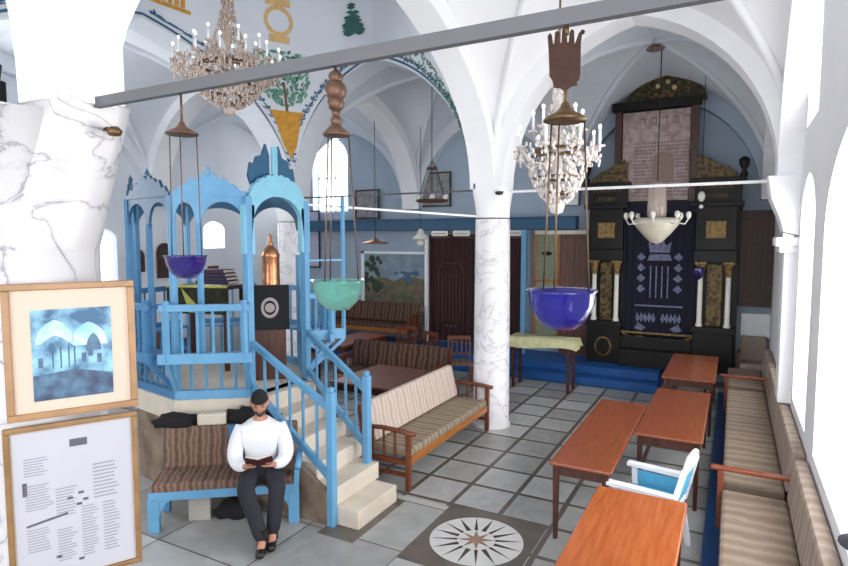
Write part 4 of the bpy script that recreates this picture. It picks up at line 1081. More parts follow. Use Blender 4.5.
# landscape painting
t = thing('landscape_painting', 'wide landscape painting in a white frame above the back bench', 'painting', (-7.3, 12.06, 0.98))
b = MB(); b.box(-0.95, 0.95, -0.05, 0, 0, 0.09); b.box(-0.95, 0.95, -0.05, 0, 1.36, 1.42); b.box(-0.95, -0.86, -0.05, 0, 0, 1.42); b.box(0.86, 0.95, -0.05, 0, 0, 1.42); b.build('frame', M['white_pl'], t)
MB().box(-0.86, 0.86, -0.03, -0.01, 0.09, 1.36).build('canvas', mat('greyblue_sky_paint', (138, 156, 170), 0.7, col2=(108, 128, 140), scale=3), t)
b = MB(); b.add([(x, -0.032, z) for x, z in ((-.86, .09), (.86, .09), (.86, .75), (.4, .85), (0, .7), (-.3, .8), (-.86, .7))], [tuple(range(7))]); b.build('painted_hills', mat('hill_paint', (120, 104, 84), 0.7, col2=(70, 84, 62), scale=5), t)
b = MB()
for i in range(26): b.ball((random.uniform(-.82, -.35), -0.034, random.uniform(.45, 1.25)), random.uniform(.05, .1), 7, 1, .05, 1)
b.build('painted_tree', mat('tree_paint', (54, 72, 52), 0.7, var=0.4, scale=12), t)
b = MB()
for i in range(8): b.ball((random.uniform(-.1, .7), -0.034, random.uniform(.7, .95)), random.uniform(.05, .1), 7, 1.3, .05, .6)
b.build('painted_village', mat('far_blue_paint', (74, 104, 138), 0.7), t)
t = thing('white_post', 'white narrow post between landscape painting and maroon doorway', 'post', (-6.32, 11.9, DZ)); MB().box(-0.04, 0.04, -0.04, 0.04, 0, 2.5).build('shaft', M['white_pl'], t, bevel=0.008)
t = thing('blue_post', 'light blue painted post right of the doorway under the beam', 'post', (-3.86, 11.6, DZ)); MB().box(-0.05, 0.05, -0.05, 0.05, 0, 2.6).build('shaft', M['blue'], t, bevel=0.008)
t = thing('wall_cupboard', 'pale green-grey glazed cupboard panel left of the ark', 'cupboard', (-3.45, 11.95, DZ))
MB().box(-0.3, 0.25, 0, 0.12, 0.3, 2.5).build('body', mat('sage_panel', (132, 140, 118), 0.7, var=0.2), t)
b = MB(); b.box(-0.3, 0.25, -0.02, 0, 1.5, 1.54); b.box(-0.3, -0.25, -0.02, 0, 0.3, 2.5); b.box(0.2, 0.25, -0.02, 0, 0.3, 2.5); b.build('door_frame', M['honey'], t)
b = MB(); b.ball((-0.02, -0.02, 2.1), 0.09, 8, 1.2, .2, .5); b.build('emblem', M['black_wood'], t)
t = thing('brown_cupboard', 'tall brown wooden cupboard directly left of the ark', 'cupboard', (-2.87, 11.9, DZ))
MB().box(-0.32, 0.3, 0, 0.15, 0, 2.5).build('body', wood('umber_wood', (96, 64, 54), (70, 44, 38), 'Z', 0.5), t)
MB().box(-0.29, -0.02, -0.015, 0, 0.1, 2.4).build('door', wood('umber_wood2', (104, 70, 58), (78, 50, 42), 'Z', 0.5), t, bevel=0.005)
MB().box(0.0, 0.27, -0.015, 0, 0.1, 2.4).build('door', wood('umber_wood3', (104, 70, 58), (78, 50, 42), 'Z', 0.5), t, bevel=0.005)
# covered table by the column
t = thing('covered_table', 'small table under a pale yellow-green cloth right of the column', 'table', (-2.95, 10.05, 0))
MB().box(-0.58, 0.52, -0.16, 0.3, 0.88, 0.91).build('tabletop', M['mid_wood'], t)
for sx in (-0.53, 0.47):
    for sy in (-0.12, 0.26): MB().bar((sx, sy, 0), (sx, sy, 0.88), 0.05).build('leg', M['dark_wood'], t)
b = MB(); vs = []; n_ = 48
per = []
for i in range(n_):
    a = 2 * PI * i / n_; x = max(-1, min(1, 1.5 * math.cos(a))); y = max(-1, min(1, 1.5 * math.sin(a))); per.append((x, y, a))
for z, e, wv in ((0.935, 0.0, 0), (0.935, 1.0, 0), (0.86, 1.03, .3), (0.78, 1.06, 1.0)):
    for x, y, a in per:
        k_ = 1 if e else 0.01
        vs.append((-0.03 + x * 0.6 * max(e, .01) + 0.015 * wv * math.cos(a * 9), 0.07 + y * 0.26 * max(e, .01) + 0.015 * wv * math.sin(a * 11), z + (0.03 * math.sin(a * 4) * wv if wv else 0)))
b.add(vs, [(r_ * n_ + i, r_ * n_ + (i + 1) % n_, (r_ + 1) * n_ + (i + 1) % n_, (r_ + 1) * n_ + i) for r_ in range(3) for i in range(n_)], True)
o = b.build('tablecloth', mat('pale_yellow_green_cloth', (206, 206, 166), 0.85, col2=(186, 182, 136), scale=10), loc=(-2.95, 10.05, 0)); tag(o, 'pale yellow-green cloth draped on the small table right of column', 'tablecloth')

def armchair(loc, rz, label, m=None, group=None):
    t = thing('wooden_chair', label, 'chair', loc, rz, group); m = m or M['mid_wood']
    MB().box(-0.22, 0.22, -0.22, 0.22, 0.4, 0.45).build('seat', M['cush_x'], t, bevel=0.015)
    for sx in (-1, 1):
        MB().bar((sx * 0.2, -0.2, 0), (sx * 0.2, -0.2, 0.42), 0.035).build('leg', m, t)
        MB().bar((sx * 0.2, 0.2, 0), (sx * 0.2, 0.24, 0.88), 0.035).build('leg', m, t)
    b = MB(); b.bar((-0.2, 0.235, 0.85), (0.2, 0.235, 0.85), 0.025, 0.07); b.bar((-0.2, 0.215, 0.55), (0.2, 0.215, 0.55), 0.025, 0.04)
    for i in range(4): b.bar((-0.13 + 0.087 * i, 0.215, 0.55), (-0.13 + 0.087 * i, 0.235, 0.85), 0.02)
    b.build('backrest', m, t)
    return t
armchair((-3.35, 8.55, 0), 2.2, 'brown wooden chair directly behind and right of the marble column')
# furniture behind the sofa (west bay)
table((-4.35, 7.0, 0), 1.15, 1.25, 0.72, 'square brown wooden table behind the pale sofa', M['mid_wood'])
table((-6.6, 9.3, 0), 0.7, 1.5, 0.74, 'dark brown table standing before the back wall bench', M['red_wood'])
sofa((-7.6, 11.42, 0.3), 2.5, 'brown cushioned wooden bench beneath the landscape painting', -PI / 2, cs=M['cush_d'], cb=M['cush_d'])
sofa((-5.1, 8.3, 0), 2.0, 'brown cushioned wooden settee right behind the square brown table', -PI / 2 , cs=M['cush_d'], cb=M['cush_d'])
sofa((-7.9, 9.0, 0), 2.0, 'brown cushioned settee seen behind the platform stairs', 0.0, cs=M['cush_d'], cb=M['cush_d'])
sofa((-9.9, 6.8, 0), 2.6, 'brown cushioned settee against the far west wall', 0.0, cs=M['cush_d'], cb=M['cush_d'])
armchair((-5.95, 10.2, 0), 0.3, 'dark wooden chair left of the maroon doorway')
armchair((-5.3, 9.75, 0), -0.4, 'dark wooden chair before the maroon doorway')
armchair((-4.4, 9.6, 0), 0.5, 'dark wooden chair partly hidden by the marble column')
armchair((-7.0, 7.7, 0), 1.3, 'dark wooden chair behind the platform beside the arch pillar')
# wall pictures
def pic(name, label, x, z, w_, h_, mf, mi, y=12.07):
    t = thing(name, label, 'framed picture', (x, y, z)); b = MB(); f = 0.035
    b.box(-w_ / 2, w_ / 2, -0.03, 0, 0, f); b.box(-w_ / 2, w_ / 2, -0.03, 0, h_ - f, h_); b.box(-w_ / 2, -w_ / 2 + f, -0.03, 0, f, h_ - f); b.box(w_ / 2 - f, w_ / 2, -0.03, 0, f, h_ - f); b.build('frame', mf, t)
    MB().box(-w_ / 2 + f, w_ / 2 - f, -0.015, 0, f, h_ - f).build('picture', mi, t); return t
GI = mat('grey_engraving', (150, 152, 158), 0.7, col2=(110, 108, 108), scale=8); DI = mat('dark_photo', (66, 54, 52), 0.6, col2=(34, 28, 30), scale=8)
pic('wall_picture', 'grey engraving in a dark frame resting on the teal beam', -8.05, 3.2, 0.7, 0.72, M['iron'], GI, 12.02)
pic('wall_picture', 'grey framed picture behind the hanging wire lantern', -6.2, 3.45, 0.85, 0.8, M['iron'], GI)
def niche(y, z, w_, h_, label):
    t = thing('arched_picture', label, 'picture', (-10.36, y, z)); pts2 = [(-w_ / 2, 0)] + [(-w_ / 2 + w_ * i / 10, h_ - w_ / 2 + w_ / 2 * math.sqrt(max(0, 1 - (i / 5 - 1) ** 2))) for i in range(11)] + [(w_ / 2, 0)]
    MB().prism(pts2, 'x', -0.0, 0.03).build('frame', M['dark_wood'], t)
    MB().prism([(y_ * .8, z_ * .86 + .05) for y_, z_ in pts2], 'x', 0.03, 0.036).build('picture', DI, t)
niche(7.95, 1.9, 0.36, 0.72, 'arched dark picture on west wall, the larger of the pair')
niche(7.35, 2.05, 0.26, 0.45, 'arched dark picture on west wall, the smaller of the pair')
t = thing('wooden_plaque', 'brown wooden board on the west wall seen through the platform', 'board', (-10.36, 9.2, 1.5)); MB().box(0, 0.03, -0.15, 0.15, 0, 0.6).build('board', M['mid_wood'], t, bevel=0.01)
# marble wall tablet seen behind platform entrance
pic('wall_tablet', 'pale lilac panel in a dark frame seen through platform entrance', -9.95, 1.95, 0.75, 1.5, M['iron'], mat('lilac_panel', (188, 190, 214), 0.6, var=0.1))

# ---------------------------------------------------------------- hanging oil lamps from the thick rod
def oil_lamp(x, zc, zr, zb, r, cap_r, mg, label, name='hanging_oil_lamp', top='ring', mc='brass', capz=None):
    t = thing(name, label, 'hanging lamp', (x, 1.9, zb))
    tz = 3.385 - zb
    b = MB()
    for za_, zb_ in (((tz, zc - zb + 0.05),) if mg != 'cobalt' else ((tz, 0.975), (0.79, zc - zb + 0.05))): b.tube([(0, 0, za_), (0, 0, zb_)], 0.006, 6)
    b.build('hook_chain', M[mc], t)
    b = MB(); b.lathe([(0.001, 0.06), (0.012, 0.05), (0.018, 0.035), (0.035, 0.02), (cap_r, 0.0), (cap_r, -0.008), (0.001, -0.006)], (0, 0, zc - zb), 18); b.build('cap', M[mc], t)
    n_ = 3; h = r * 1.12
    for i in range(n_):
        a = 2 * PI * i / n_ + 0.5
        MB().tube([(cap_r * 0.9 * math.cos(a), cap_r * 0.9 * math.sin(a), zc - zb), (r * 0.8 * math.cos(a), r * 0.8 * math.sin(a), h)], 0.003, 6).build('suspension_rod', M[mc], t)
    b = MB(); b.lathe([(0.001, 0), (r * 0.45, 0.004), (r * 0.75, h * 0.3), (r * 0.93, h * 0.65), (r, h), (r * 1.06, h * 1.06), (r * 0.96, h * 1.02), (r * 0.9, h * 0.68), (r * 0.7, h * 0.36), (r * 0.4, 0.014), (0.001, 0.01)], n=28); b.build('glass_bowl', M[mg], t)
    return t
t = oil_lamp(-2.32, 3.2, 3.4, 2.51, 0.095, 0.075, 'violet', 'hanging lamp with violet-blue glass bowl on copper cap, before the platform', mc='darkmetal')
t = oil_lamp(-1.42, 3.12, 3.4, 2.41, 0.105, 0.055, 'turq', 'hanging lamp with turquoise glass bowl and brown ornate hanger', mc='darkmetal')
b = MB(); 
for z, r in ((0.93, 0.03), (0.88, 0.045), (0.83, 0.035), (0.79, 0.018), (0.76, 0.024)): b.ball((0, 0, z), r, 10)
b.build('ornate_hanger', M['darkmetal'], t)
t = oil_lamp(-0.5, 3.09, 3.4, 2.4, 0.112, 0.07, 'cobalt', 'hanging lamp with large cobalt blue glass bowl under a metal hand')
# metal hand plaque (fingers up, thumb at right), hung above the cobalt lamp
b = MB(); ca, sa = math.cos(0.25), math.sin(0.25)
hp = [(-0.062, 0.0), (-0.066, 0.09), (-0.071, 0.15), (-0.062, 0.16), (-0.054, 0.15), (-0.05, 0.118), (-0.046, 0.118), (-0.044, 0.158), (-0.035, 0.168), (-0.027, 0.158), (-0.024, 0.12), (-0.019, 0.12), (-0.017, 0.17), (-0.008, 0.18), (0.001, 0.17), (0.003, 0.12), (0.008, 0.12), (0.011, 0.16), (0.02, 0.169), (0.028, 0.16), (0.03, 0.112), (0.036, 0.125), (0.044, 0.15), (0.058, 0.165), (0.068, 0.158), (0.066, 0.15), (0.058, 0.148), (0.054, 0.12), (0.054, 0.0), (0.05, -0.02), (0.04, -0.03), (0.044, -0.04), (0.02, -0.045), (0.0, -0.062), (-0.02, -0.05), (-0.045, -0.045), (-0.05, -0.02)]
b.prism(hp, 'y', -0.005, 0.005); b.xf(Matrix.Translation((0, 0, 0.83)) @ Matrix.Rotation(0.28, 4, 'Z') @ Matrix.Scale(0.84, 4))
b.build('hand_plaque', mat('dark_brown_bronze', (58, 38, 30), 0.7, 0.0, var=0.3, scale=30, bump=0.3, spec=0.2), t)
MB().tube([(0, 0, 0.955), (0, 0.0, 0.985)], 0.008, 6).build('hanger_loop', M['brass'], t)
t = thing('wall_lamp_hook', 'small gold sconce on the near pillar below the rod end', 'sconce', (-2.9, 1.95, 3.24))
MB().lathe([(0.001, 0), (0.03, 0.005), (0.04, 0.03), (0.02, 0.05), (0.001, 0.05)], n=14).build('cup', M['brass'], t)
b = MB(); b.tube([(0, 0, 0.03), (-0.06, 0.0, 0.05), (-0.16, 0, 0.02)], 0.008, 6); b.build('arm', M['brass'], t)

# ---------------------------------------------------------------- chandeliers
def chandelier(loc, ztop, R1, n, label, mcry, h=0.9, mmetal='brass', tiers=2, crystals=260, cr=0.016, candle=0.11, up=0.45):
    t = thing('chandelier', label, 'chandelier', loc)
    b = MB(); b.tube([(0, 0, up), (0, 0, ztop - loc[2])], 0.009, 6); b.build('chain', M[mmetal], t)
    b = MB(); b.lathe([(0.03, -0.2), (0.05, -0.1), (0.025, 0.0), (0.045, 0.1), (0.02, 0.2), (0.05, 0.3), (0.02, up), (0.001, up + 0.02)], n=14); b.build('stem', M['crystal'] if mcry == 'crystal' else M['crystal_b'], t)
    b = MB(); b.lathe([(R1 * 0.55, 0), (R1 * 0.57, 0.015), (R1 * 0.55, 0.03), (R1 * 0.53, 0.015), (R1 * 0.55, 0)], n=32); b.build('ring', M[mmetal], t)
    for k_ in range(tiers):
        rr = R1 * (1 - 0.38 * k_); z0 = 0.16 * k_; nn = n if k_ == 0 else max(5, n // 2)
        for i in range(nn):
            a = 2 * PI * (i + 0.5 * k_) / nn; c_, s_ = math.cos(a), math.sin(a)
            b = MB(); b.tube([(0.04 * c_, 0.04 * s_, z0 - 0.02), (rr * 0.4 * c_, rr * 0.4 * s_, z0 - 0.1), (rr * 0.8 * c_, rr * 0.8 * s_, z0 - 0.08), (rr * c_, rr * s_, z0 + 0.02)], 0.009, 6)
            b.lathe([(0.012, 0), (0.045, 0.012), (0.048, 0.022), (0.012, 0.02)], (rr * c_, rr * s_, z0 + 0.01), 10)
            arm = b.build('arm', M['crystal_b'] if mcry != 'crystal' else M['crystal'], t)
            MB().tube([(rr * c_, rr * s_, z0 + 0.03), (rr * c_, rr * s_, z0 + 0.03 + candle)], 0.012, 8).build('candle', M['white_pl'], arm)
            b = MB(); b.ball((rr * c_, rr * s_, z0 + 0.03 + candle + 0.018), 0.014, 8, 1, 1, 1.5); b.build('bulb', M['bulb'], arm)
    b = MB()
    for i in range(crystals):
        q = random.random(); a = random.random() * 2 * PI
        sel = random.random()
        if sel < 0.55:   # basket below
            f = random.random(); r = R1 * 0.72 * math.sqrt(max(0, 1 - f ** 1.6)); z = -0.05 - f * h * 0.42
        elif sel < 0.8:  # fringe on arms
            r = R1 * random.uniform(0.8, 1.05); z = random.uniform(-0.1, 0.04)
        else:            # canopy strands
            f = random.random(); r = R1 * (0.1 + 0.45 * (1 - f) ** 2); z = 0.05 + f * (up - 0.05)
        b.ball((r * math.cos(a), r * math.sin(a), z), cr * random.uniform(0.7, 1.4), 5, 1, 1, 1.9)
    o = b.build('crystal_drops', M[mcry], t); o['kind'] = 'stuff'
    for fz, fr in ((-0.06, 0.72), (-0.06 - h * 0.18, 0.58), (-0.06 - h * 0.32, 0.36)):
        b = MB(); rr = R1 * fr; b.lathe([(rr, 0), (rr + 0.012, 0.01), (rr, 0.02), (rr - 0.012, 0.01), (rr, 0)], (0, 0, fz), 28); b.build('ring', M[mmetal], t)
    b = MB(); b.lathe([(0.001, -0.08), (0.05, -0.06), (0.07, 0), (0.05, 0.03), (0.001, 0.03)], (0, 0, -0.06 - h * 0.42), 14); b.build('finial', M[mcry], t)
    return t
chandelier((-4.98, 4.72, 4.58), 7.9, 0.56, 14, 'large brown-tinted crystal chandelier beneath the painted dome', 'crystal_b', 0.9, 'darkmetal', 2, 1500, 0.0125, 0.14, 0.75)
chandelier((-1.32, 4.8, 3.42), 5.7, 0.34, 8, 'crystal chandelier with white candles behind the hanging metal hand', 'crystal', 0.9, 'brass', 2, 800, 0.011, 0.13, 0.6)
# white glass chandelier in front of the ark
t = thing('glass_chandelier', 'milky white glass chandelier hanging before the ark', 'chandelier', (-1.12, 10.0, 2.62))
MB().tube([(0, 0, 0.9), (0, 0, 3.1)], 0.009, 6).build('chain', M['iron'], t)
b = MB(); b.lathe([(0.13, 0.42), (0.15, 0.5), (0.14, 0.95), (0.1, 1.0), (0.001, 1.0)], n=20); b.build('tube_shade', M['crystal_b'], t)
b = MB(); b.lathe([(0.001, 0), (0.09, 0.03), (0.2, 0.14), (0.33, 0.3), (0.36, 0.38), (0.3, 0.42), (0.13, 0.42)], n=28); b.build('bowl', mat('milky_glass_bowl', (206, 200, 182), 0.25, var=0.1), t)
for i in range(8):
    a = 2 * PI * i / 8; c_, s_ = math.cos(a), math.sin(a)
    arm = MB().tube([(0.3 * c_, 0.3 * s_, 0.34), (0.42 * c_, 0.42 * s_, 0.32), (0.47 * c_, 0.47 * s_, 0.4)], 0.012, 6).build('arm', M['milk'], t)
    b = MB(); b.lathe([(0.02, 0), (0.04, 0.05), (0.035, 0.1), (0.001, 0.12)], (0.47 * c_, 0.47 * s_, 0.4), 10); b.build('shade', M['milk'], arm)
# ceiling boss over it
t = thing('ceiling_rosette', 'faded brown floral rosette at the crown of vault near the ark', 'rosette', (-1.2, 9.92, 5.68))
b = MB()
for i in range(8): a = 2 * PI * i / 8; b.ball((0.1 * math.cos(a), 0.1 * math.sin(a), 0), 0.05, 6, 1, 1, .4)
b.lathe([(0.001, -.05), (.05, -.03), (.06, .05)], n=12); b.build('petals', mat('faded_brown_plaster', (120, 104, 98), 0.9), t)
# wire lantern in west bay
t = thing('wire_lantern', 'brown ring lantern on a long chain in the back left bay', 'hanging lamp', (-5.2, 10.0, 3.42))
MB().tube([(0, 0, 0.8), (0, 0, 2.4)], 0.008, 6).build('chain', M['iron'], t)
b = MB(); b.lathe([(0.3, 0), (0.32, 0.02), (0.3, 0.04), (0.28, 0.02), (0.3, 0)], n=28); b.lathe([(0.1, 0.62), (0.11, 0.64), (0.1, 0.66), (0.09, 0.64), (0.1, 0.62)], n=20); b.build('ring', M['darkmetal'], t)
for i in range(6):
    a = 2 * PI * i / 6; c_, s_ = math.cos(a), math.sin(a)
    MB().tube([(0.3 * c_, 0.3 * s_, 0.02), (0.1 * c_, 0.1 * s_, 0.64), (0, 0, 0.8)], 0.007, 5).build('strap', M['darkmetal'], t)
    b = MB(); b.lathe([(0.001, 0), (0.035, 0.01), (0.045, 0.09), (0.04, 0.09), (0.001, 0.02)], (0.3 * c_, 0.3 * s_, 0.04), 10); b.build('glass_cup', M['milk'], t)
t = thing('pendant_lamp', 'white glass pendant lamp with bell shade before the doorway', 'hanging lamp', (-6.1, 11.2, 2.62))
MB().tube([(0, 0, 0.3), (0, 0, 2.6)], 0.006, 6).build('cord', M['iron'], t)
b = MB(); b.lathe([(0.19, 0.08), (0.17, 0.12), (0.08, 0.2), (0.05, 0.3), (0.001, 0.31)], n=20); b.build('bell_shade', M['milk'], t)
b = MB(); b.ball((0, 0, 0.0), 0.1, 12, 1, 1, 0.9); b.build('globe', M['milk'], t)
t = thing('copper_lamp', 'wide shallow copper pendant pan above the back bench', 'hanging lamp', (-6.84, 10.5, 2.6))
MB().tube([(0, 0, 0.1), (0, 0, 2.6)], 0.006, 6).build('cord', M['iron'], t)
b = MB(); b.lathe([(0.28, 0), (0.26, 0.03), (0.1, 0.06), (0.03, 0.12), (0.001, 0.12)], n=24); b.build('pan', M['copper'], t)
t = thing('copper_sconce', 'small hanging oil lamp on a rod beside the ark curtain', 'hanging lamp', (-0.52, 10.9, 2.0))
MB().tube([(0, 0, 0.1), (0, 0, 3.7)], 0.006, 6).build('chain', M['iron'], t)
b = MB(); b.lathe([(0.001, 0), (0.06, 0.05), (0.09, 0.2), (0.08, 0.22), (0.05, 0.08)], n=14); b.build('glass_bowl', M['violet'], t)
b = MB(); b.ball((0, 0, 1.42), 0.06, 10, 1, 1, 1.5); b.ball((0, 0, 1.25), 0.035, 10); b.build('silver_knop', M['milk'], t)
t = thing('bracket_lamp', 'small silver bracket cup fixed to marble column at rod height', 'sconce', (-2.86, 7.5, 3.3))
MB().lathe([(0.001, 0), (0.05, 0.01), (0.06, 0.05), (0.05, 0.05), (0.001, 0.02)], n=14).build('cup', M['iron'], t); MB().bar((0, 0, 0.02), (-0.02, 0.14, 0.02), 0.015).build('arm', M['iron'], t)

# ---------------------------------------------------------------- the seated man
def skin_obj(name, nodes, edges, m, parent=None, sub=2, extra=None):
    """nodes: name -> (x,y,z,rx,ry); returns mesh object with the evaluated skin surface"""
    names = list(nodes); idx = {k_: i for i, k_ in enumerate(names)}
    me = bpy.data.meshes.new(name + '_cage'); me.from_pydata([nodes[k_][:3] for k_ in names], [(idx[a], idx[e]) for a, e in edges], []); me.update()
    o = bpy.data.objects.new(name + '_cage', me); C.objects.link(o)
    o.modifiers.new('s', 'SKIN'); sd = o.modifiers.new('u', 'SUBSURF'); sd.levels = sub; sd.render_levels = sub
    lay = me.skin_vertices[0].data if me.skin_vertices else None
    for i, k_ in enumerate(names):
        v = nodes[k_]; lay[i].radius = (v[3], v[4] if len(v) > 4 else v[3])
    lay[0].use_root = True
    dg = bpy.context.evaluated_depsgraph_get(); dg.update()
    me2 = bpy.data.meshes.new_from_object(o.evaluated_get(dg)); bpy.data.objects.remove(o)
    me2.name = name
    if extra:
        bm = bmesh.new(); bm.from_mesh(me2); extra(bm); bm.to_mesh(me2); bm.free()
    me2.materials.clear(); me2.materials.append(m)
    for p in me2.polygons: p.use_smooth = True
    o = bpy.data.objects.new(name, me2); C.objects.link(o)
    if parent: o.parent = parent
    return o
man = thing('person', 'bearded man in white shirt and dark trousers sitting reading a book', 'person', (-3.80, 3.88, 0), math.radians(41))
skin = mat('skin', (186, 134, 112), 0.6, var=0.1, scale=10); shirt = mat('white_shirt', (226, 228, 234), 0.85, var=0.05, scale=5, bump=0.2); trouser = mat('charcoal_trousers', (38, 38, 48), 0.9, var=0.2, scale=8)
hair = mat('greying_hair', (96, 80, 72), 0.9, col2=(50, 42, 40), scale=30)
# pose (local: -y forward). seat at z=0.46
N_ = {'pelvis': (0, 0.06, 0.58, 0.13, 0.115), 'belly': (0, 0.05, 0.74, 0.13, 0.12), 'chest': (0, 0.02, 0.91, 0.145, 0.11), 'neckb': (0, -0.02, 1.05, 0.065, 0.06), 'neck': (0, -0.04, 1.11, 0.052, 0.052)}
E_ = [('pelvis', 'belly'), ('belly', 'chest'), ('chest', 'neckb'), ('neckb', 'neck')]
for s, n1 in ((-1, 'r'), (1, 'l')):
    N_['sh' + n1] = (s * 0.175, 0.0, 0.955, 0.055, 0.055); N_['el' + n1] = (s * 0.235, -0.06, 0.72, 0.042, 0.042); N_['fa' + n1] = (s * 0.19, -0.17, 0.68, 0.036, 0.036); N_['wr' + n1] = (s * 0.11, -0.29, 0.71, 0.026, 0.02); N_['pa' + n1] = (s * 0.08, -0.35, 0.735, 0.03, 0.015)
    E_ += [('chest', 'sh' + n1), ('sh' + n1, 'el' + n1), ('el' + n1, 'fa' + n1), ('fa' + n1, 'wr' + n1), ('wr' + n1, 'pa' + n1)]
    for i, (dx, ln) in enumerate(((0.026, 0.055), (0.009, 0.068), (-0.009, 0.064), (-0.025, 0.05))):
        a = ('f%d' % i) + n1; N_[a + 'a'] = (s * 0.072 + dx, -0.385, 0.742, 0.0085); N_[a + 'b'] = (s * 0.06 + dx, -0.385 - ln * 0.5, 0.75, 0.0078); N_[a + 'c'] = (s * 0.05 + dx, -0.385 - ln * 0.75, 0.768, 0.007)
        E_ += [('pa' + n1, a + 'a'), (a + 'a', a + 'b'), (a + 'b', a + 'c')]
    N_['t1' + n1] = (s * 0.045, -0.335, 0.76, 0.01); N_['t2' + n1] = (s * 0.028, -0.36, 0.78, 0.009)
    E_ += [('wr' + n1, 't1' + n1), ('t1' + n1, 't2' + n1)]
LEG = {'r': ((-0.1, 0.03, 0.55), (-0.12, -0.36, 0.53), (0.02, -0.42, 0.09), (-0.0, -0.54, 0.04)), 'l': ((0.1, 0.03, 0.55), (0.15, -0.34, 0.53), (-0.0 + .1, -0.32, 0.09), (0.09, -0.44, 0.04))}
for n1, (a, k_, f, tt) in LEG.items():
    N_['hip' + n1] = (*a, 0.09, 0.085); N_['kn' + n1] = (*k_, 0.062, 0.062); N_['ca' + n1] = (k_[0] * .7 + f[0] * .3, k_[1] * .7 + f[1] * .3 + 0.01, 0.4, 0.056, 0.056); N_['an' + n1] = (*f, 0.038, 0.038); N_['to' + n1] = (*tt, 0.036, 0.028)
    E_ += [('pelvis', 'hip' + n1), ('hip' + n1, 'kn' + n1), ('kn' + n1, 'ca' + n1), ('ca' + n1, 'an' + n1), ('an' + n1, 'to' + n1)]
HM = Matrix.Translation((0, -0.075, 1.225)) @ Matrix.Rotation(math.radians(22), 4, 'X')
def add_head(bm):
    r = bmesh.ops.create_uvsphere(bm, u_segments=28, v_segments=20, radius=1)
    for v in r['verts']:
        x, y, z = v.co
        X_, Y_, Z_ = x * 0.075, y * 0.095, z * 0.115
        if z < 0: X_ *= 1 - 0.28 * (-z) ** 1.5; 
        if y < -0.2 and z < -0.3: Y_ -= 0.006
        # face features: nose, brow, eye hollows, mouth, chin
        if y < -0.3:
            Y_ -= 0.022 * math.exp(-((x / 0.16) ** 2) - (((z + 0.12) / 0.2) ** 2))
            Y_ -= 0.005 * math.exp(-((z - 0.22) / 0.1) ** 2)
            for s in (-1, 1): Y_ += 0.008 * math.exp(-(((x - s * 0.38) / 0.18) ** 2) - (((z - 0.06) / 0.12) ** 2))
            Y_ -= 0.006 * math.exp(-((x / 0.3) ** 2) - (((z + 0.5) / 0.08) ** 2))
        # ears
        if abs(x) > 0.9 and -0.3 < z < 0.2 and abs(y) < .35: X_ += math.copysign(0.014, x)
        v.co = HM @ Vector((X_, Y_, Z_))
body = skin_obj('body', N_, E_, skin, man, 2, add_head)
# clothing
SN = {'w': (0, 0.06, 0.56, 0.155, 0.135), 'b': (0, 0.05, 0.74, 0.165, 0.15), 'c': (0, 0.02, 0.92, 0.175, 0.135), 'n': (0, -0.015, 1.035, 0.105, 0.085), 'n2': (0, -0.03, 1.075, 0.066, 0.064)}
SE_ = [('w', 'b'), ('b', 'c'), ('c', 'n'), ('n', 'n2')]
for s, n1 in ((-1, 'r'), (1, 'l')):
    SN['s' + n1] = (s * 0.178, 0.0, 0.955, 0.085, 0.08); SN['m' + n1] = (s * 0.215, -0.03, 0.85, 0.08, 0.08); SN['e' + n1] = (s * 0.235, -0.065, 0.72, 0.078, 0.076); SN['f' + n1] = (s * 0.19, -0.17, 0.685, 0.066, 0.064); SN['x' + n1] = (s * 0.125, -0.275, 0.705, 0.038, 0.034)
    SE_ += [('c', 's' + n1), ('s' + n1, 'm' + n1), ('m' + n1, 'e' + n1), ('e' + n1, 'f' + n1), ('f' + n1, 'x' + n1)]
skin_obj('shirt', SN, SE_, shirt, man)
TN = {'p': (0, 0.07, 0.56, 0.15, 0.125)}; TE = []
for n1, (a, k_, f, tt) in LEG.items():
    TN['h' + n1] = (*a, 0.105, 0.1); TN['k' + n1] = (*k_, 0.082, 0.08); TN['c' + n1] = (k_[0] * .6 + f[0] * .4, k_[1] * .6 + f[1] * .4 + 0.01, 0.36, 0.074, 0.072); TN['a' + n1] = (f[0], f[1] + 0.005, 0.085, 0.066, 0.066)
    TE += [('p', 'h' + n1), ('h' + n1, 'k' + n1), ('k' + n1, 'c' + n1), ('c' + n1, 'a' + n1)]
skin_obj('trousers', TN, TE, trouser, man)
for n1, (a, k_, f, tt) in LEG.items():
    skin_obj('shoe', {'h': (f[0], f[1] + 0.03, 0.045, 0.042, 0.045), 'm': ((f[0] + tt[0]) / 2, (f[1] + tt[1]) / 2, 0.045, 0.045, 0.042), 't': (tt[0], tt[1] - 0.05, 0.035, 0.042, 0.032)}, [('h', 'm'), ('m', 't')], mat('black_shoe_' + n1, (24, 22, 24), 0.4), man)
for n1, (a, k_, f, tt) in LEG.items():
    MB().tube([(f[0], f[1] + 0.005, 0.2), (f[0], f[1] + 0.012, 0.05)], [0.05, 0.048], 12).build('sock', M['black'], man)
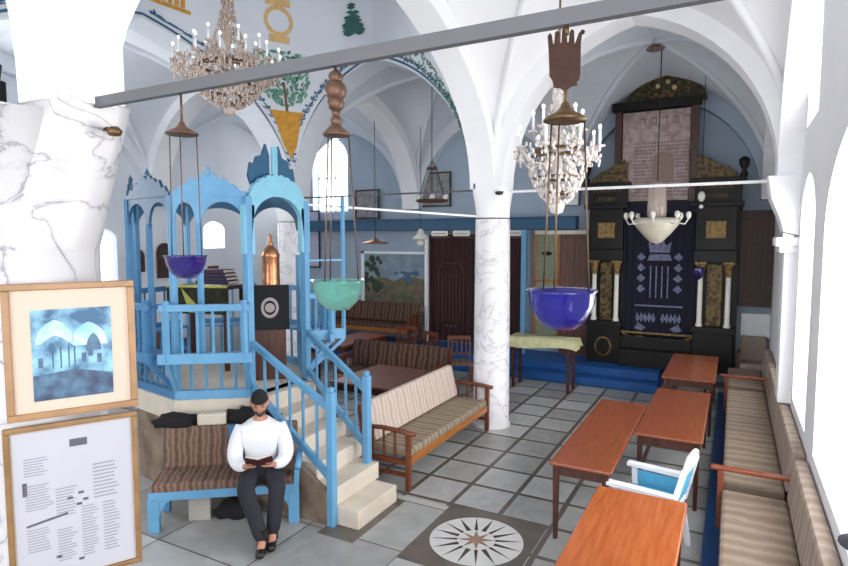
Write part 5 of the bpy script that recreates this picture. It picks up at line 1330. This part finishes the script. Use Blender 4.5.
# hair, beard, skullcap
def shell(name, f, m, grow):
    bm = bmesh.new(); r = bmesh.ops.create_uvsphere(bm, u_segments=28, v_segments=20, radius=1)
    kill = [v for v in bm.verts if not f(*v.co)]
    for v in bm.verts:
        x, y, z = v.co; g = grow(x, y, z)
        X_, Y_, Z_ = x * 0.075 * g, y * 0.095 * g, z * 0.115 * g
        if z < 0: X_ *= 1 - 0.28 * (-z) ** 1.5
        v.co = HM @ Vector((X_, Y_, Z_))
    bmesh.ops.delete(bm, geom=kill, context='VERTS')
    me = bpy.data.meshes.new(name); bm.to_mesh(me); bm.free(); me.materials.append(m)
    for p in me.polygons: p.use_smooth = True
    o = bpy.data.objects.new(name, me); C.objects.link(o); o.parent = man; return o
shell('hair', lambda x, y, z: y > -0.15 and -0.5 < z or z > 0.62, hair, lambda x, y, z: 1.06)
shell('skullcap', lambda x, y, z: z > 0.3, M['black'], lambda x, y, z: 1.1 - 0.1 * max(0, z - 0.6))
shell('beard', lambda x, y, z: z < -0.2 and y < 0.3, hair, lambda x, y, z: 1.08 + 0.35 * max(0, -z - 0.4))
b = MB()
for s in (-1, 1): b.ball(HM @ Vector((s * 0.028, -0.081, 0.006)), 0.009, 10)
b.build('eyes', mat('dark_eyes', (50, 36, 30), 0.3), man)
b = MB()
for s in (-1, 1): b.tube([HM @ Vector((s * 0.045, -0.084, 0.026)), HM @ Vector((s * 0.03, -0.094, 0.031)), HM @ Vector((s * 0.014, -0.096, 0.027))], 0.004, 5)
b.build('eyebrows', hair, man)
# book in his hands
mw = Matrix.Translation((-3.80, 3.88, 0)) @ Matrix.Rotation(math.radians(41), 4, 'Z')
p = mw @ Vector((0, -0.385, 0.768))
bk = thing('book', 'dark maroon open book held in the hands of the seated man', 'book', tuple(p), math.radians(41))
mc_ = mat('maroon_cover', (70, 28, 34), 0.6); pg = mat('paper_pages', (216, 206, 190), 0.8)
for s in (-1, 1):
    b = MB(); b.prism([(0, 0), (s * 0.115, 0.03), (s * 0.115, 0.037), (0, 0.008)], 'y', -0.085, 0.075); b.xf(Matrix.Rotation(math.radians(-38), 4, 'X')); b.build('cover', mc_, bk)
    b = MB(); b.prism([(0, 0.008), (s * 0.108, 0.037), (s * 0.105, 0.047), (s * .05, .034), (0, 0.02)], 'y', -0.078, 0.068); b.xf(Matrix.Rotation(math.radians(-38), 4, 'X')); b.build('pages', pg, bk)
